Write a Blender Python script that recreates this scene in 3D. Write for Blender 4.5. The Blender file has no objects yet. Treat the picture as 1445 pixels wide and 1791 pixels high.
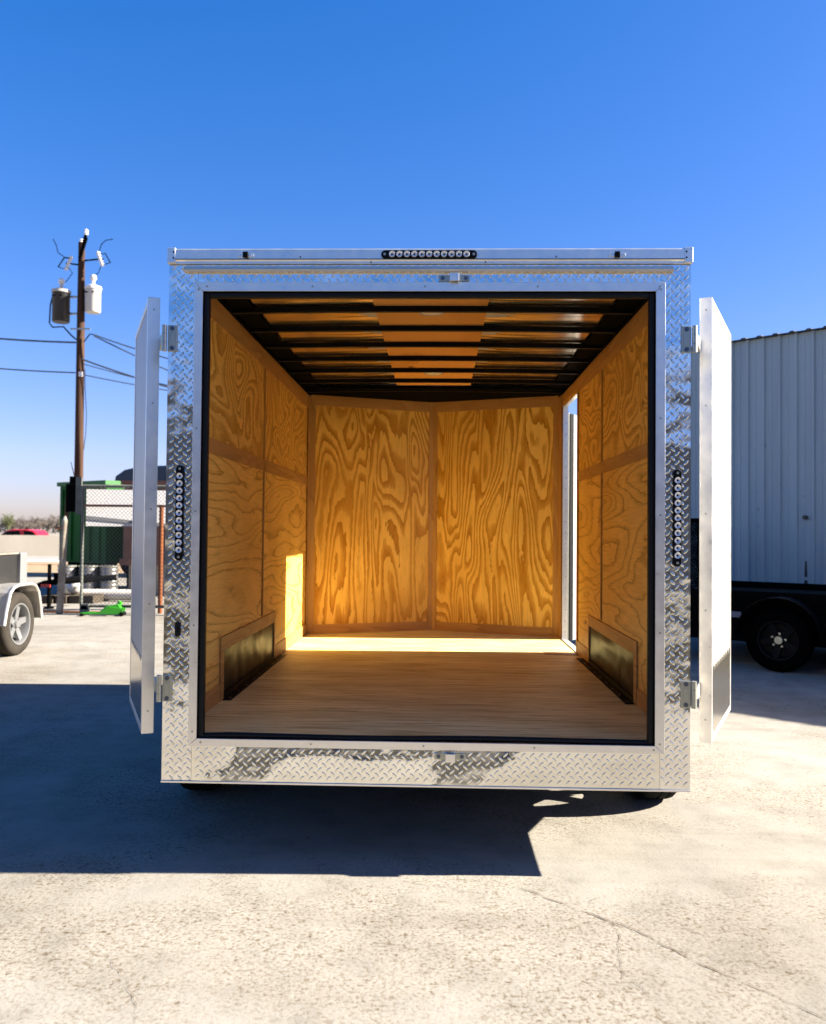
import bpy, math, random
from mathutils import Vector, Matrix, noise
random.seed(7)
C = bpy.data.collections.new("scene"); bpy.context.scene.collection.children.link(C)
sc = bpy.context.scene

# ------------------------------------------------------------------ camera
YAW, PITCH, ROLL = -0.0308, 0.0221, 0.0091
cam_d = bpy.data.cameras.new("camera"); cam = bpy.data.objects.new("camera", cam_d); C.objects.link(cam)
cam_d.sensor_fit = 'VERTICAL'; cam_d.sensor_height = 36.0
cam_d.lens = 1475 / 1791 * 36.0
cam_d.clip_start = 0.05; cam_d.clip_end = 3000
fw = Vector((math.sin(YAW) * math.cos(PITCH), math.cos(YAW) * math.cos(PITCH), math.sin(PITCH)))
rt = Vector((math.cos(YAW), -math.sin(YAW), 0)); up = rt.cross(fw)
rt2 = math.cos(ROLL) * rt + math.sin(ROLL) * up; up2 = -math.sin(ROLL) * rt + math.cos(ROLL) * up
m = Matrix((rt2, up2, -fw)).transposed().to_4x4(); m.translation = Vector((0.0547, -3.4222, 1.3688))
cam.matrix_world = m
cam_d.dof.use_dof = True; cam_d.dof.focus_distance = 4.1; cam_d.dof.aperture_fstop = 3.2
sc.camera = cam

# ------------------------------------------------------------------ sky, sun, exposure
SUN_EL, SUN_AZ = math.radians(29.7), math.radians(2.0)      # azimuth measured from +X towards +Y
w = bpy.data.worlds.new("World"); sc.world = w; w.use_nodes = True
nt = w.node_tree; nt.nodes.clear()
sky = nt.nodes.new('ShaderNodeTexSky'); sky.sky_type = 'NISHITA'; sky.sun_disc = False
sky.sun_elevation = SUN_EL; sky.sun_rotation = math.pi / 2 - SUN_AZ
sky.altitude = 200; sky.air_density = 1.0; sky.dust_density = 0.8; sky.ozone_density = 1.0
hs = nt.nodes.new('ShaderNodeHueSaturation'); hs.inputs['Saturation'].default_value = 1.525; hs.inputs['Value'].default_value = 1.0
bg = nt.nodes.new('ShaderNodeBackground'); bg.inputs['Strength'].default_value = 0.0605
wo = nt.nodes.new('ShaderNodeOutputWorld')
nt.links.new(sky.outputs[0], hs.inputs['Color']); gm = nt.nodes.new('ShaderNodeGamma'); gm.inputs[1].default_value = 0.784
tn = nt.nodes.new('ShaderNodeMix'); tn.data_type = 'RGBA'; tn.blend_type = 'MULTIPLY'; tn.inputs[0].default_value = 1.0; tn.inputs[7].default_value = (.675, .645, 1.0, 1)
nt.links.new(hs.outputs[0], gm.inputs[0]); nt.links.new(gm.outputs[0], tn.inputs[6]); nt.links.new(tn.outputs[2], bg.inputs[0]); nt.links.new(bg.outputs[0], wo.inputs[0])
sun_d = bpy.data.lights.new("sun", 'SUN'); sun_d.energy = 5.0; sun_d.angle = math.radians(0.5); sun_d.color = (1.0, 0.92, 0.80)
sun = bpy.data.objects.new("sun", sun_d); C.objects.link(sun)
sdir = Vector((math.cos(SUN_EL) * math.cos(SUN_AZ), math.cos(SUN_EL) * math.sin(SUN_AZ), math.sin(SUN_EL)))
sun.rotation_euler = (-sdir).to_track_quat('-Z', 'Y').to_euler(); sun.location = (20, 0, 20)
vs = sc.view_settings
vs.view_transform = 'Standard'; vs.look = 'None'; vs.gamma = 1.0; vs.use_curve_mapping = False; vs.exposure = 2.4
sc.cycles.use_denoising = True
sc.cycles.max_bounces = 14; sc.cycles.diffuse_bounces = 7; sc.cycles.glossy_bounces = 6
sc.cycles.sample_clamp_indirect = 6

# ------------------------------------------------------------------ materials
MATS = {}
def mat(name, col=(.5, .5, .5), rough=.5, metal=0., spec=.5, build=None):
    if name in MATS: return MATS[name]
    M = bpy.data.materials.new(name); M.use_nodes = True; n = M.node_tree; b = n.nodes['Principled BSDF']
    b.inputs['Base Color'].default_value = (*col, 1); b.inputs['Roughness'].default_value = rough
    b.inputs['Metallic'].default_value = metal; b.inputs['Specular IOR Level'].default_value = spec
    if build: build(n, b)
    MATS[name] = M; return M
def N(n, t, **kw):
    x = n.nodes.new('ShaderNode' + t)
    for k, v in kw.items():
        if k in x.inputs: x.inputs[k].default_value = v
        else: setattr(x, k, v)
    return x
def coords(n, scale=(1, 1, 1), loc=(0, 0, 0), rot=(0, 0, 0)):
    tc = N(n, 'TexCoord'); mp = N(n, 'Mapping'); mp.inputs['Scale'].default_value = scale
    mp.inputs['Location'].default_value = loc; mp.inputs['Rotation'].default_value = rot
    n.links.new(tc.outputs['Object'], mp.inputs[0]); return mp.outputs[0]
def tex(n, co, scale, detail=3, rough=.55, dist=0.):
    t = N(n, 'TexNoise', Scale=scale, Detail=detail, Roughness=rough, Distortion=dist); n.links.new(co, t.inputs['Vector']); return t.outputs['Fac']
def ramp(n, fac, stops, interp='LINEAR'):
    r = N(n, 'ValToRGB'); r.color_ramp.interpolation = interp; e = r.color_ramp.elements
    while len(e) < len(stops): e.new(.5)
    for i, (p, c) in enumerate(stops):
        e[i].position = p; e[i].color = (c, c, c, 1) if isinstance(c, (int, float)) else (*c, 1)
    n.links.new(fac, r.inputs[0]); return r.outputs[0]
def math_(n, op, a, b=None):
    x = N(n, 'Math', operation=op)
    for i, v in enumerate((a, b)):
        if v is None: continue
        if isinstance(v, (int, float)): x.inputs[i].default_value = v
        else: n.links.new(v, x.inputs[i])
    return x.outputs[0]
def mixc(n, fac, a, b, blend='MIX'):
    x = N(n, 'Mix', data_type='RGBA', blend_type=blend)
    for s, v in ((0, fac), (6, a), (7, b)):
        if hasattr(v, 'is_linked') or not isinstance(v, (int, float, tuple)): n.links.new(v, x.inputs[s])
        elif isinstance(v, tuple): x.inputs[s].default_value = (*v, 1)
        else: x.inputs[s].default_value = v
    return x.outputs[2]
def bump(n, b, h, strength=.3, dist=.01):
    x = N(n, 'Bump', Strength=strength, Distance=dist); n.links.new(h, x.inputs['Height']); n.links.new(x.outputs[0], b.inputs['Normal']); return x

def plywood(name, stretch, light, dark, seed, K=11., scale=1.0, rough=.42, dist=.5, streak=(40, 40, 2), contrast=1., jag=.035, thin=False):
    """rotary-cut plywood: contour bands of a stretched noise field, sharp on one side, plus fine pores"""
    def bld(n, b):
        co = coords(n, stretch, seed)
        base = tex(n, co, scale, 1.2, .42, dist)
        j = tex(n, coords(n, tuple(s * 9 for s in stretch), seed), 2.0, 2, .6)
        v = math_(n, 'ADD', base, math_(n, 'MULTIPLY', j, jag))
        f = math_(n, 'FRACT', math_(n, 'MULTIPLY', v, K))
        mid = tuple((a * .45 + c * .55) for a, c in zip(light, dark))
        dk = tuple(c * .78 for c in dark)
        c1 = ramp(n, f, [(0, light), (.62, light), (.84, mid), (.93, dk), (.97, dark), (1., light)] if thin else [(0, light), (.42, light), (.52, mid), (.86, dark), (.95, dk), (1., light)])
        # knots and broad tone shifts
        big = tex(n, coords(n, (1, 1, 1), seed), 1.7, 2)
        c2 = mixc(n, ramp(n, big, [(.35, 0), (.7, .45)]), c1, dark)
        flat = tex(n, coords(n, (1, 1, 1), tuple(v + 4 for v in seed)), 2.6, 3)
        c2 = mixc(n, ramp(n, flat, [(.50, 0), (.72, .5)]), c2, mid)
        kn = N(n, 'TexVoronoi', Scale=1.9); n.links.new(coords(n, tuple(max(.8, v ** .6) for v in stretch), tuple(v + 1.7 for v in seed)), kn.inputs['Vector'])
        c2 = mixc(n, ramp(n, kn.outputs['Distance'], [(.028, .9), (.05, .35), (.085, 0)]), c2, (.16, .06, .015))
        fine = tex(n, coords(n, streak, seed), 3.0, 3, .7)
        c3 = mixc(n, 1.0, c2, ramp(n, fine, [(.25, .80), (.75, 1.12)]), 'MULTIPLY')
        n.links.new(c3, b.inputs['Base Color'])
        bump(n, b, fine, .12, .002)
        b.inputs['Specular IOR Level'].default_value = .28
    return mat(name, light, rough, build=bld)
PL, PD = (.90, .555, .115), (.49, .212, .012)
m_front_l = plywood("front_plywood_left", (3.0, 1.0, .62), PL, PD, (3.1, 0, 7.7), K=16, scale=1.35)
m_front_r = plywood("front_plywood_right", (3.0, 1.0, .58), PL, PD, (11.4, 0, 2.2), K=16, scale=1.35)
def side_ply(i): return plywood("side_plywood_%d" % i, (1, .42, 2.3) if i % 2 else (1, 1.5, 2.0), (.85, .515, .12), (.50, .24, .026), (5.3 * i, 2.2 * i, 3.7 * i), K=16 if i % 2 else 14, scale=1.25, rough=.5, streak=(40, 2, 40), thin=bool(i % 2))
m_batten = plywood("batten_wood", (6, 6, .8), (.50, .27, .078), (.44, .22, .06), (1, 2, 3), K=5, scale=1.0, rough=.55)
m_batten_h = plywood("batten_wood_level", (1.2, 1.2, 9), (.50, .27, .078), (.43, .215, .06), (4, 2, 3), K=5, scale=1.0, rough=.55, streak=(2, 2, 60))
def floor_b(n, b):
    co = coords(n, (1.6, 24, 1), (2, 3, 1))
    a = tex(n, co, 1.9, 6, .72, .35)
    c = ramp(n, a, [(.30, (.26, .16, .055)), (.40, (.50, .39, .145)), (.50, (.72, .62, .26)), (.70, (.82, .75, .38))])
    k = tex(n, coords(n, (2, 26, 1), (8, 1, 0)), 3, 4, .7)
    c = mixc(n, ramp(n, k, [(.62, 0), (.74, .55)]), c, (.20, .10, .045))
    pt = tex(n, coords(n, (.8, 3.5, 1), (1, 8, 0)), 1.6, 3, .5)
    c = mixc(n, 1., c, ramp(n, pt, [(.3, (.84, .80, .76)), (.65, (1.06, 1.05, 1.03))]), 'MULTIPLY')
    n.links.new(c, b.inputs['Base Color']); bump(n, b, a, .15, .002)
m_floor = mat("floor_plywood", rough=.6, spec=.15, build=floor_b)
def plate_b(n, b):
    a = tex(n, coords(n, (1, 1, 1), (3, 1, 9)), 5.0, 2, .5)
    h = math_(n, 'ADD', a, math_(n, 'MULTIPLY', tex(n, coords(n), 16, 1), .16))
    bump(n, b, h, 1.0, .010)
    r = tex(n, coords(n, (1, 1, 1)), 30, 4)
    n.links.new(ramp(n, r, [(.3, .07), (.75, .16)]), b.inputs['Roughness'])
m_plate = mat("diamond_plate_metal", (.78, .77, .74), .1, 1., build=plate_b)
m_lug = mat("diamond_plate_tread", (.76, .74, .66), .2, 1.)
def brushed_b(n, b):
    a = tex(n, coords(n, (4, 4, 4)), 4, 3); st = tex(n, coords(n, (3, 60, 120)), 2, 2)
    n.links.new(ramp(n, math_(n, 'ADD', math_(n, 'MULTIPLY', a, .6), math_(n, 'MULTIPLY', st, .4)), [(.3, .26), (.7, .44)]), b.inputs['Roughness'])
    n.links.new(ramp(n, a, [(.3, (.76, .73, .68)), (.7, (.88, .84, .75))]), b.inputs['Base Color'])
m_alu = mat("brushed_aluminium", (.82, .81, .8), .33, .85, build=brushed_b)
m_galv = mat("zinc_plated_steel", (.40, .40, .33), .36, .75)
m_bolt = mat("dark_zinc_bolt", (.10, .12, .15), .35, .8)
m_rubber = mat("black_rubber", (.005, .005, .005), .5, spec=.2)
m_black = mat("black_painted_steel", (.003, .003, .003), .5, spec=.12)
m_blackm = mat("flat_black_steel", (.002, .002, .002), .8, spec=.03)
def white_b(n, b):
    a = tex(n, coords(n, (1, 1, .5)), 6, 4)
    n.links.new(ramp(n, a, [(.3, (.37, .355, .33)), (.7, (.42, .405, .375))]), b.inputs['Base Color'])
m_white = mat("white_painted_aluminium", (.72, .71, .69), .4, build=white_b)
def roofs_b(n, b):
    a = tex(n, coords(n, (1.4, 2.2, 1)), 1.6, 2, .5); c = tex(n, coords(n, (1.0, 12, 1), (4, 0, 0)), 1.2, 2)
    bump(n, b, math_(n, 'ADD', a, math_(n, 'MULTIPLY', c, .45)), 1.0, .006)
m_roofs = mat("mill_aluminium_roof_sheet", (.88, .76, .60), .19, 1., build=roofs_b)
m_cpanel = plywood("ceiling_luan", (1.5, .4, 1), (.74, .36, .095), (.66, .30, .07), (9, 9, 1), K=3, scale=1.0, rough=.8)
m_cpanel.node_tree.nodes['Principled BSDF'].inputs['Specular IOR Level'].default_value = .05
m_lens = mat("clear_lens_reflector", (.66, .66, .65), .22, .35)
m_lens2 = mat("frosted_dome_lens", (.75, .66, .52), .3)
def conc_b(n, b):
    co = coords(n)
    big = tex(n, coords(n, (1, .8, 1), (3, 7, 0)), .55, 5, .6); mid = tex(n, co, 4, 5, .62); agg = tex(n, co, 75, 3, .6)
    c = ramp(n, big, [(.3, (.200, .184, .154)), (.5, (.236, .221, .190)), (.72, (.268, .254, .222))])
    c = mixc(n, 1., c, ramp(n, mid, [(.3, .80), (.52, 1.0), (.75, 1.08)]), 'MULTIPLY')
    # exposed aggregate shows where the paste has worn away
    vor = N(n, 'TexVoronoi', Scale=42.); n.links.new(co, vor.inputs['Vector'])
    worn = ramp(n, tex(n, coords(n, (1, 1, 1), (9, 2, 0)), 1.1, 5, .65), [(.42, .10), (.58, 1.)])
    agg2 = tex(n, coords(n, (1, 1, 1), (2, 9, 0)), 34, 3, .65)
    dark = mixc(n, 1., ramp(n, agg, [(.36, (.58, .50, .42)), (.47, (.95, .94, .92)), (.60, (1.0, 1., 1.)), (.72, (1.22, 1.22, 1.22))]), ramp(n, agg2, [(.33, (.58, .50, .42)), (.43, (.97, .96, .94)), (.66, (1.05, 1.05, 1.05)), (.74, (1.2, 1.2, 1.2))]), 'MULTIPLY')
    c = mixc(n, worn, c, mixc(n, 1., c, dark, 'MULTIPLY'))
    pit = ramp(n, tex(n, coords(n, (1, 1, 1), (5, 5, 5)), 30, 2, .5), [(.25, 1.), (.30, 0.)])
    c = mixc(n, math_(n, 'MULTIPLY', pit, .8), c, (.085, .06, .04))
    st = ramp(n, tex(n, coords(n, (.6, 1.6, 1), (15, 5, 5)), .9, 5, .6), [(.54, 0.), (.78, .4)])
    c = mixc(n, st, c, (.15, .132, .105))
    # faint tyre tracks running across the yard
    tr = tex(n, coords(n, (.25, 3.2, 1), (3, 1, 0), (0, 0, .25)), 1.4, 3, .6)
    c = mixc(n, 1., c, ramp(n, tr, [(.32, (.91, .90, .89)), (.46, (1, 1, 1))]), 'MULTIPLY')
    n.links.new(c, b.inputs['Base Color'])
    h = math_(n, 'ADD', math_(n, 'MULTIPLY', agg, 1.0), math_(n, 'ADD', math_(n, 'MULTIPLY', agg2, .9), math_(n, 'MULTIPLY', mid, .5)))
    bump(n, b, h, .26, .005)
m_conc = mat("worn_concrete", rough=.9, spec=.1, build=conc_b)
def noisy(name, c0, c1, scale=3., rough=.8, bmp=0., metal=0., stretch=(1, 1, 1), spec=.12):
    def bld(n, b):
        a = tex(n, coords(n, stretch), scale, 5, .6)
        n.links.new(ramp(n, a, [(.3, c0), (.7, c1)]), b.inputs['Base Color'])
        if bmp: bump(n, b, a, .6, bmp)
    return mat(name, c0, rough, metal, spec, build=bld)

# ------------------------------------------------------------------ mesh helpers
class MB:
    def __init__(s): s.v = []; s.f = []; s.cut = []
    def add(s, vs_, fs):
        o = len(s.v); s.cut.append((o, len(s.f))); s.v += [Vector(p) for p in vs_]; s.f += [tuple(i + o for i in f) for f in fs]; return s
    def box(s, x0, x1, y0, y1, z0, z1):
        return s.add([(x0, y0, z0), (x1, y0, z0), (x1, y1, z0), (x0, y1, z0), (x0, y0, z1), (x1, y0, z1), (x1, y1, z1), (x0, y1, z1)],
                     [(0, 3, 2, 1), (4, 5, 6, 7), (0, 1, 5, 4), (1, 2, 6, 5), (2, 3, 7, 6), (3, 0, 4, 7)])
    def prism(s, poly, off):
        n = len(poly); off = Vector(off); a = [Vector(p) for p in poly]
        return s.add(a + [p + off for p in a], [tuple(range(n))[::-1], tuple(range(n, 2 * n))] + [(i, (i + 1) % n, n + (i + 1) % n, n + i) for i in range(n)])
    def cyl(s, p0, p1, r0, r1=None, seg=16, cap=True):
        p0, p1 = Vector(p0), Vector(p1); r1 = r0 if r1 is None else r1; d = (p1 - p0).normalized()
        a = d.orthogonal().normalized(); b = d.cross(a); vs_ = []
        for p, r in ((p0, r0), (p1, r1)):
            for i in range(seg):
                t = 2 * math.pi * i / seg; vs_.append(p + r * (math.cos(t) * a + math.sin(t) * b))
        fs = [(i, (i + 1) % seg, seg + (i + 1) % seg, seg + i) for i in range(seg)]
        if cap: fs += [tuple(range(seg))[::-1], tuple(range(seg, 2 * seg))]
        return s.add(vs_, fs)
    def tube(s, pts, r, seg=8):
        pts = [Vector(p) for p in pts]; rings = []; o = len(s.v); a = None
        for i, p in enumerate(pts):
            d = (pts[min(i + 1, len(pts) - 1)] - pts[max(i - 1, 0)]).normalized()
            a = d.orthogonal().normalized() if a is None else (a - d * a.dot(d)).normalized()
            b = d.cross(a); rr = r[i] if isinstance(r, (list, tuple)) else r
            s.v += [p + rr * (math.cos(2 * math.pi * k / seg) * a + math.sin(2 * math.pi * k / seg) * b) for k in range(seg)]
        for i in range(len(pts) - 1):
            for k in range(seg): s.f.append((o + i * seg + k, o + i * seg + (k + 1) % seg, o + (i + 1) * seg + (k + 1) % seg, o + (i + 1) * seg + k))
        s.f.append(tuple(o + k for k in range(seg))[::-1]); s.f.append(tuple(o + (len(pts) - 1) * seg + k for k in range(seg))); return s
    def lathe(s, prof, c, axis, seg=32, closed=False):
        """prof: (radius, offset along axis)"""
        c = Vector(c); d = Vector(axis).normalized(); a = d.orthogonal().normalized(); b = d.cross(a); o = len(s.v); n = len(prof)
        for k in range(seg):
            t = 2 * math.pi * k / seg; e = math.cos(t) * a + math.sin(t) * b
            s.v += [c + r * e + h * d for r, h in prof]
        m_ = n if closed else n - 1
        for k in range(seg):
            k2 = (k + 1) % seg
            for i in range(m_): s.f.append((o + k * n + i, o + k * n + (i + 1) % n, o + k2 * n + (i + 1) % n, o + k2 * n + i))
        return s
    def xf(s, M):
        s.v = [M @ p for p in s.v]; return s
    def each(s, name, material, parent=None, *a_, **k):
        """one object per piece added, all of one kind; returns the first"""
        out = []; ends = s.cut[1:] + [(len(s.v), len(s.f))]
        for (v0, f0), (v1, f1) in zip(s.cut, ends):
            q = MB(); q.v = s.v[v0:v1]; q.f = [tuple(i - v0 for i in f) for f in s.f[f0:f1]]; out.append(q.build(name, material, parent, *a_, **k))
        return out[0]
    def build(s, name, material, parent=None, smooth=False, bevel=0., label=None, kind=None, auto=None):
        me = bpy.data.meshes.new(name); me.from_pydata([tuple(p) for p in s.v], [], s.f); me.materials.append(material)
        import bmesh
        bm = bmesh.new(); bm.from_mesh(me); bmesh.ops.recalc_face_normals(bm, faces=bm.faces)
        bm.to_mesh(me); bm.free()
        if smooth:
            me.polygons.foreach_set('use_smooth', [True] * len(me.polygons))
            try: me.set_sharp_from_angle(angle=math.radians(auto or 40))
            except Exception: pass
        ob = bpy.data.objects.new(name, me); C.objects.link(ob)
        if parent: ob.parent = parent
        if bevel:
            md = ob.modifiers.new("bevel", 'BEVEL'); md.width = bevel; md.segments = 2; md.limit_method = 'ANGLE'; md.angle_limit = math.radians(50)
        if label: ob['label'] = label
        if kind: ob['kind'] = kind
        return ob
def thing(name, label, cat, loc=(0, 0, 0), rz=0., group=None):
    o = bpy.data.objects.new(name, None); C.objects.link(o); o.location = loc; o.rotation_euler = (0, 0, rz); o.empty_display_size = .2
    o['label'] = label; o['category'] = cat
    if group: o['group'] = group
    return o
def tag(o, label, cat, group=None):
    o['label'] = label; o['category'] = cat
    if group: o['group'] = group
    return o
def copy_tree(o, parent=None):
    c = o.copy(); C.objects.link(c)
    if parent: c.parent = parent
    for ch in list(o.children): copy_tree(ch, c)
    return c
def lugs(mb, o, u, v, W, H, pitch=.0357, h=.0016, skip=None, ph=(0, 0)):
    """raised treads of diamond plate over the rectangle o + u*[0,W] + v*[0,H]"""
    o, u, v = Vector(o), Vector(u).normalized(), Vector(v).normalized(); n = u.cross(v).normalized()
    L, Wd = .0148, .0052
    h *= .8
    for j in range(int(2 * H / pitch) + 2):
        for i in range(int(W / pitch) + 2):
            cx = i * pitch + (pitch / 2 if j % 2 else 0) + ph[0]; cy = j * pitch / 2 + ph[1]
            if not (.008 < cx < W - .008 and .008 < cy < H - .008): continue
            if skip and skip(cx, cy): continue
            s_ = 1 if j % 2 else -1
            a = Vector((1, s_, 0)).normalized(); b = Vector((-a.y, a.x, 0))
            P = lambda l, w_, z: o + u * (cx + a.x * l + b.x * w_) + v * (cy + a.y * l + b.y * w_) + n * z
            base = [P(L, 0, .0003), P(L * .45, Wd * .9, .0003), P(-L * .45, Wd * .9, .0003), P(-L, 0, .0003), P(-L * .45, -Wd * .9, .0003), P(L * .45, -Wd * .9, .0003)]
            top = [P(L * .55, 0, h), P(L * .25, Wd * .42, h), P(-L * .25, Wd * .42, h), P(-L * .55, 0, h), P(-L * .25, -Wd * .42, h), P(L * .25, -Wd * .42, h)]
            mb.add(base + top, [(k, (k + 1) % 6, 6 + (k + 1) % 6, 6 + k) for k in range(6)] + [(6, 7, 8, 9, 10, 11)])
    return mb
def build_wheel(parent, c, axis, r, w_, tyre_m, rim_m, spokes=5, dark=False, frac=.62):
    """c centre, axis points outwards; wheel (hub) part with tyre and rim sub-parts"""
    c = Vector(c); d = Vector(axis).normalized(); h = w_ / 2; ri = r * frac
    hub = MB().cyl(c + d * (h * .2), c + d * (h * .72), r * .15, r * .12, 16)
    for k in range(5):
        t = 2 * math.pi * k / 5; a = d.orthogonal().normalized(); b = d.cross(a); q = c + r * .21 * (math.cos(t) * a + math.sin(t) * b)
        hub.cyl(q + d * h * .35, q + d * h * .62, r * .035, seg=8)
    hub = hub.build("wheel", rim_m if not dark else m_galv, parent, True)
    prof = [(ri, -h * .8), (ri, h * .8), (ri + .01, h * .92), (r * .80, h * 1.0), (r * .93, h * .92), (r * .985, h * .72), (r, h * .5), (r, h * .46), (r * .985, h * .44), (r * .985, h * .38), (r, h * .36),
            (r, h * .06), (r * .985, h * .04), (r * .985, -h * .04), (r, -h * .06), (r, -h * .5), (r * .985, -h * .72), (r * .93, -h * .92), (r * .80, -h), (ri + .01, -h * .92)]
    MB().lathe(prof, c, d, 40, True).build("tyre", tyre_m, hub, True)
    rim = MB().lathe([(ri * 1.04, h * .86), (ri * 1.03, h * .95), (ri * .96, h * .93), (ri * .90, h * .55), (ri * .88, -h * .7), (ri * .98, -h * .8)], c, d, 40)
    a = d.orthogonal().normalized(); b = d.cross(a)
    for k in range(spokes):
        t = 2 * math.pi * (k + .5) / spokes; e = math.cos(t) * a + math.sin(t) * b; g = d.cross(e)
        pts = [c + e * r * .10 + d * h * .45, c + e * ri * .94 + d * h * .6]
        q = [pts[0] + g * r * .11, pts[1] + g * r * .09, pts[1] - g * r * .09, pts[0] - g * r * .11]
        rim.prism(q, -d * h * .35)
    rim.cyl(c - d * h * .2, c + d * h * .05, ri * .9, seg=32) if dark else None
    rim.build("rim", rim_m, hub, True)
    return hub

# ------------------------------------------------------------------ ground and the setting
g = MB()
xs = [-600, -60, -20, -8, -3, 0, 3, 8, 20, 60, 600]; ys = [-300, -40, -10, -3, 0, 3, 8, 20, 60, 300, 900]
vs_ = [(x, y, 0) for y in ys for x in xs]; n_ = len(xs)
g.add(vs_, [(j * n_ + i, j * n_ + i + 1, (j + 1) * n_ + i + 1, (j + 1) * n_ + i) for j in range(len(ys) - 1) for i in range(n_ - 1)])
g.build("ground", m_conc, kind='structure')
m_dirt = noisy("tan_dirt", (.20, .135, .075), (.33, .24, .15), 1.5, .95, .03)
MB().box(-140, 60, 19.6, 29.4, -.05, .004).build("dirt_ground", m_dirt, kind='structure')
m_kerb = noisy("pale_kerb", (.42, .40, .37), (.5, .48, .44), 3)
MB().box(-140, 60, 29.4, 31.0, -.05, .012).build("kerb", m_kerb, kind='structure')
m_road = noisy("grey_road", (.20, .19, .175), (.27, .26, .24), 2)
MB().box(-140, 60, 31.0, 35.6, -.05, .008).build("road", m_road, kind='structure')
m_strip = noisy("added_strip_dark", (.009, .008, .005), (.018, .016, .011), 4, .95)
m_strip.node_tree.nodes["Principled BSDF"].inputs["Specular IOR Level"].default_value = .08
MB().box(-60, 60, -9.0, -3.9, -.05, .006).build("added_dark_strip", m_strip, kind='structure')  # unseen dark strip added behind the camera for the plates to reflect
# cracks in the slab, each a hair-thin ragged dark ribbon on the surface
m_crack = mat("crack_dark_brown", (.09, .065, .045), 1.)
def crack(pts, w0, seed):
    random.seed(seed); P = [Vector((x, y, 0)) for x, y in pts]; line = []
    for a, b in zip(P[:-1], P[1:]):
        k = max(2, int((b - a).length / .012))
        for i in range(k):
            t = i / k; p = a.lerp(b, t); q = Vector((b.y - a.y, a.x - b.x, 0)).normalized()
            line.append(p + q * (noise.noise(p * 22 + Vector((seed, 0, 0))) * .012 + random.uniform(-.0018, .0018)))
    line.append(P[-1]); mb = MB(); L = []; n2 = len(line)
    for i, p in enumerate(line):
        d = (line[min(i + 1, n2 - 1)] - line[max(i - 1, 0)]).normalized(); q = Vector((d.y, -d.x, 0))
        ww = w0 * (.25 + abs(noise.noise(p * 9 + Vector((0, seed, 0)))) * 2.2) * min(1, i / 8, (n2 - 1 - i) / 8 + .05)
        L += [p + q * ww + Vector((0, 0, .003)), p - q * ww + Vector((0, 0, .003))]
    mb.add(L, [(2 * i, 2 * i + 1, 2 * i + 3, 2 * i + 2) for i in range(n2 - 1)])
    return mb
cr = MB()
for pts, w0, sd in [([(.36, -.12), (.52, -.27), (.64, -.375), (.74, -.46), (.90, -.69), (1.03, -.83), (1.155, -.967), (1.5, -1.3)], .0017, 1), ([(.60, -.33), (.66, -.40), (.71, -.445)], .0055, 2),
                    ([(.72, -.455), (.83, -.345), (.95, -.30)], .0016, 3), ([(.69, -.45), (.66, -.6), (.63, -.8)], .0012, 4), ([(.82, -.56), (.90, -.60), (1.0, -.70)], .0012, 11), ([(.86, -.40), (.98, -.50), (1.2, -.62)], .0008, 12), ([(.55, -.62), (.62, -.7), (.72, -.95)], .0009, 13), ([(-1.02, -.70), (-.90, -.84), (-.80, -1.0), (-.75, -1.15)], .0008, 5),
                    ([(-.1, -.1), (.1, -.16), (.30, -.22)], .0010, 6), ([(.60, -.33), (.63, -.25), (.70, -.19)], .0014, 8), ([(.75, -.7), (.9, -.85), (1.1, -.95)], .0008, 9)]:
    c_ = crack(pts, w0, sd); cr.add(c_.v, c_.f)
cr.build("ground_cracks", m_crack, kind='structure')
random.seed(7)

# ------------------------------------------------------------------ the cargo trailer
T = thing("cargo_trailer", "open cargo trailer with diamond plate rear frame and orange plywood interior, rear doors folded back", "trailer")
FX, ZT, ZB = 1.065, 2.455, .345
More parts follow.
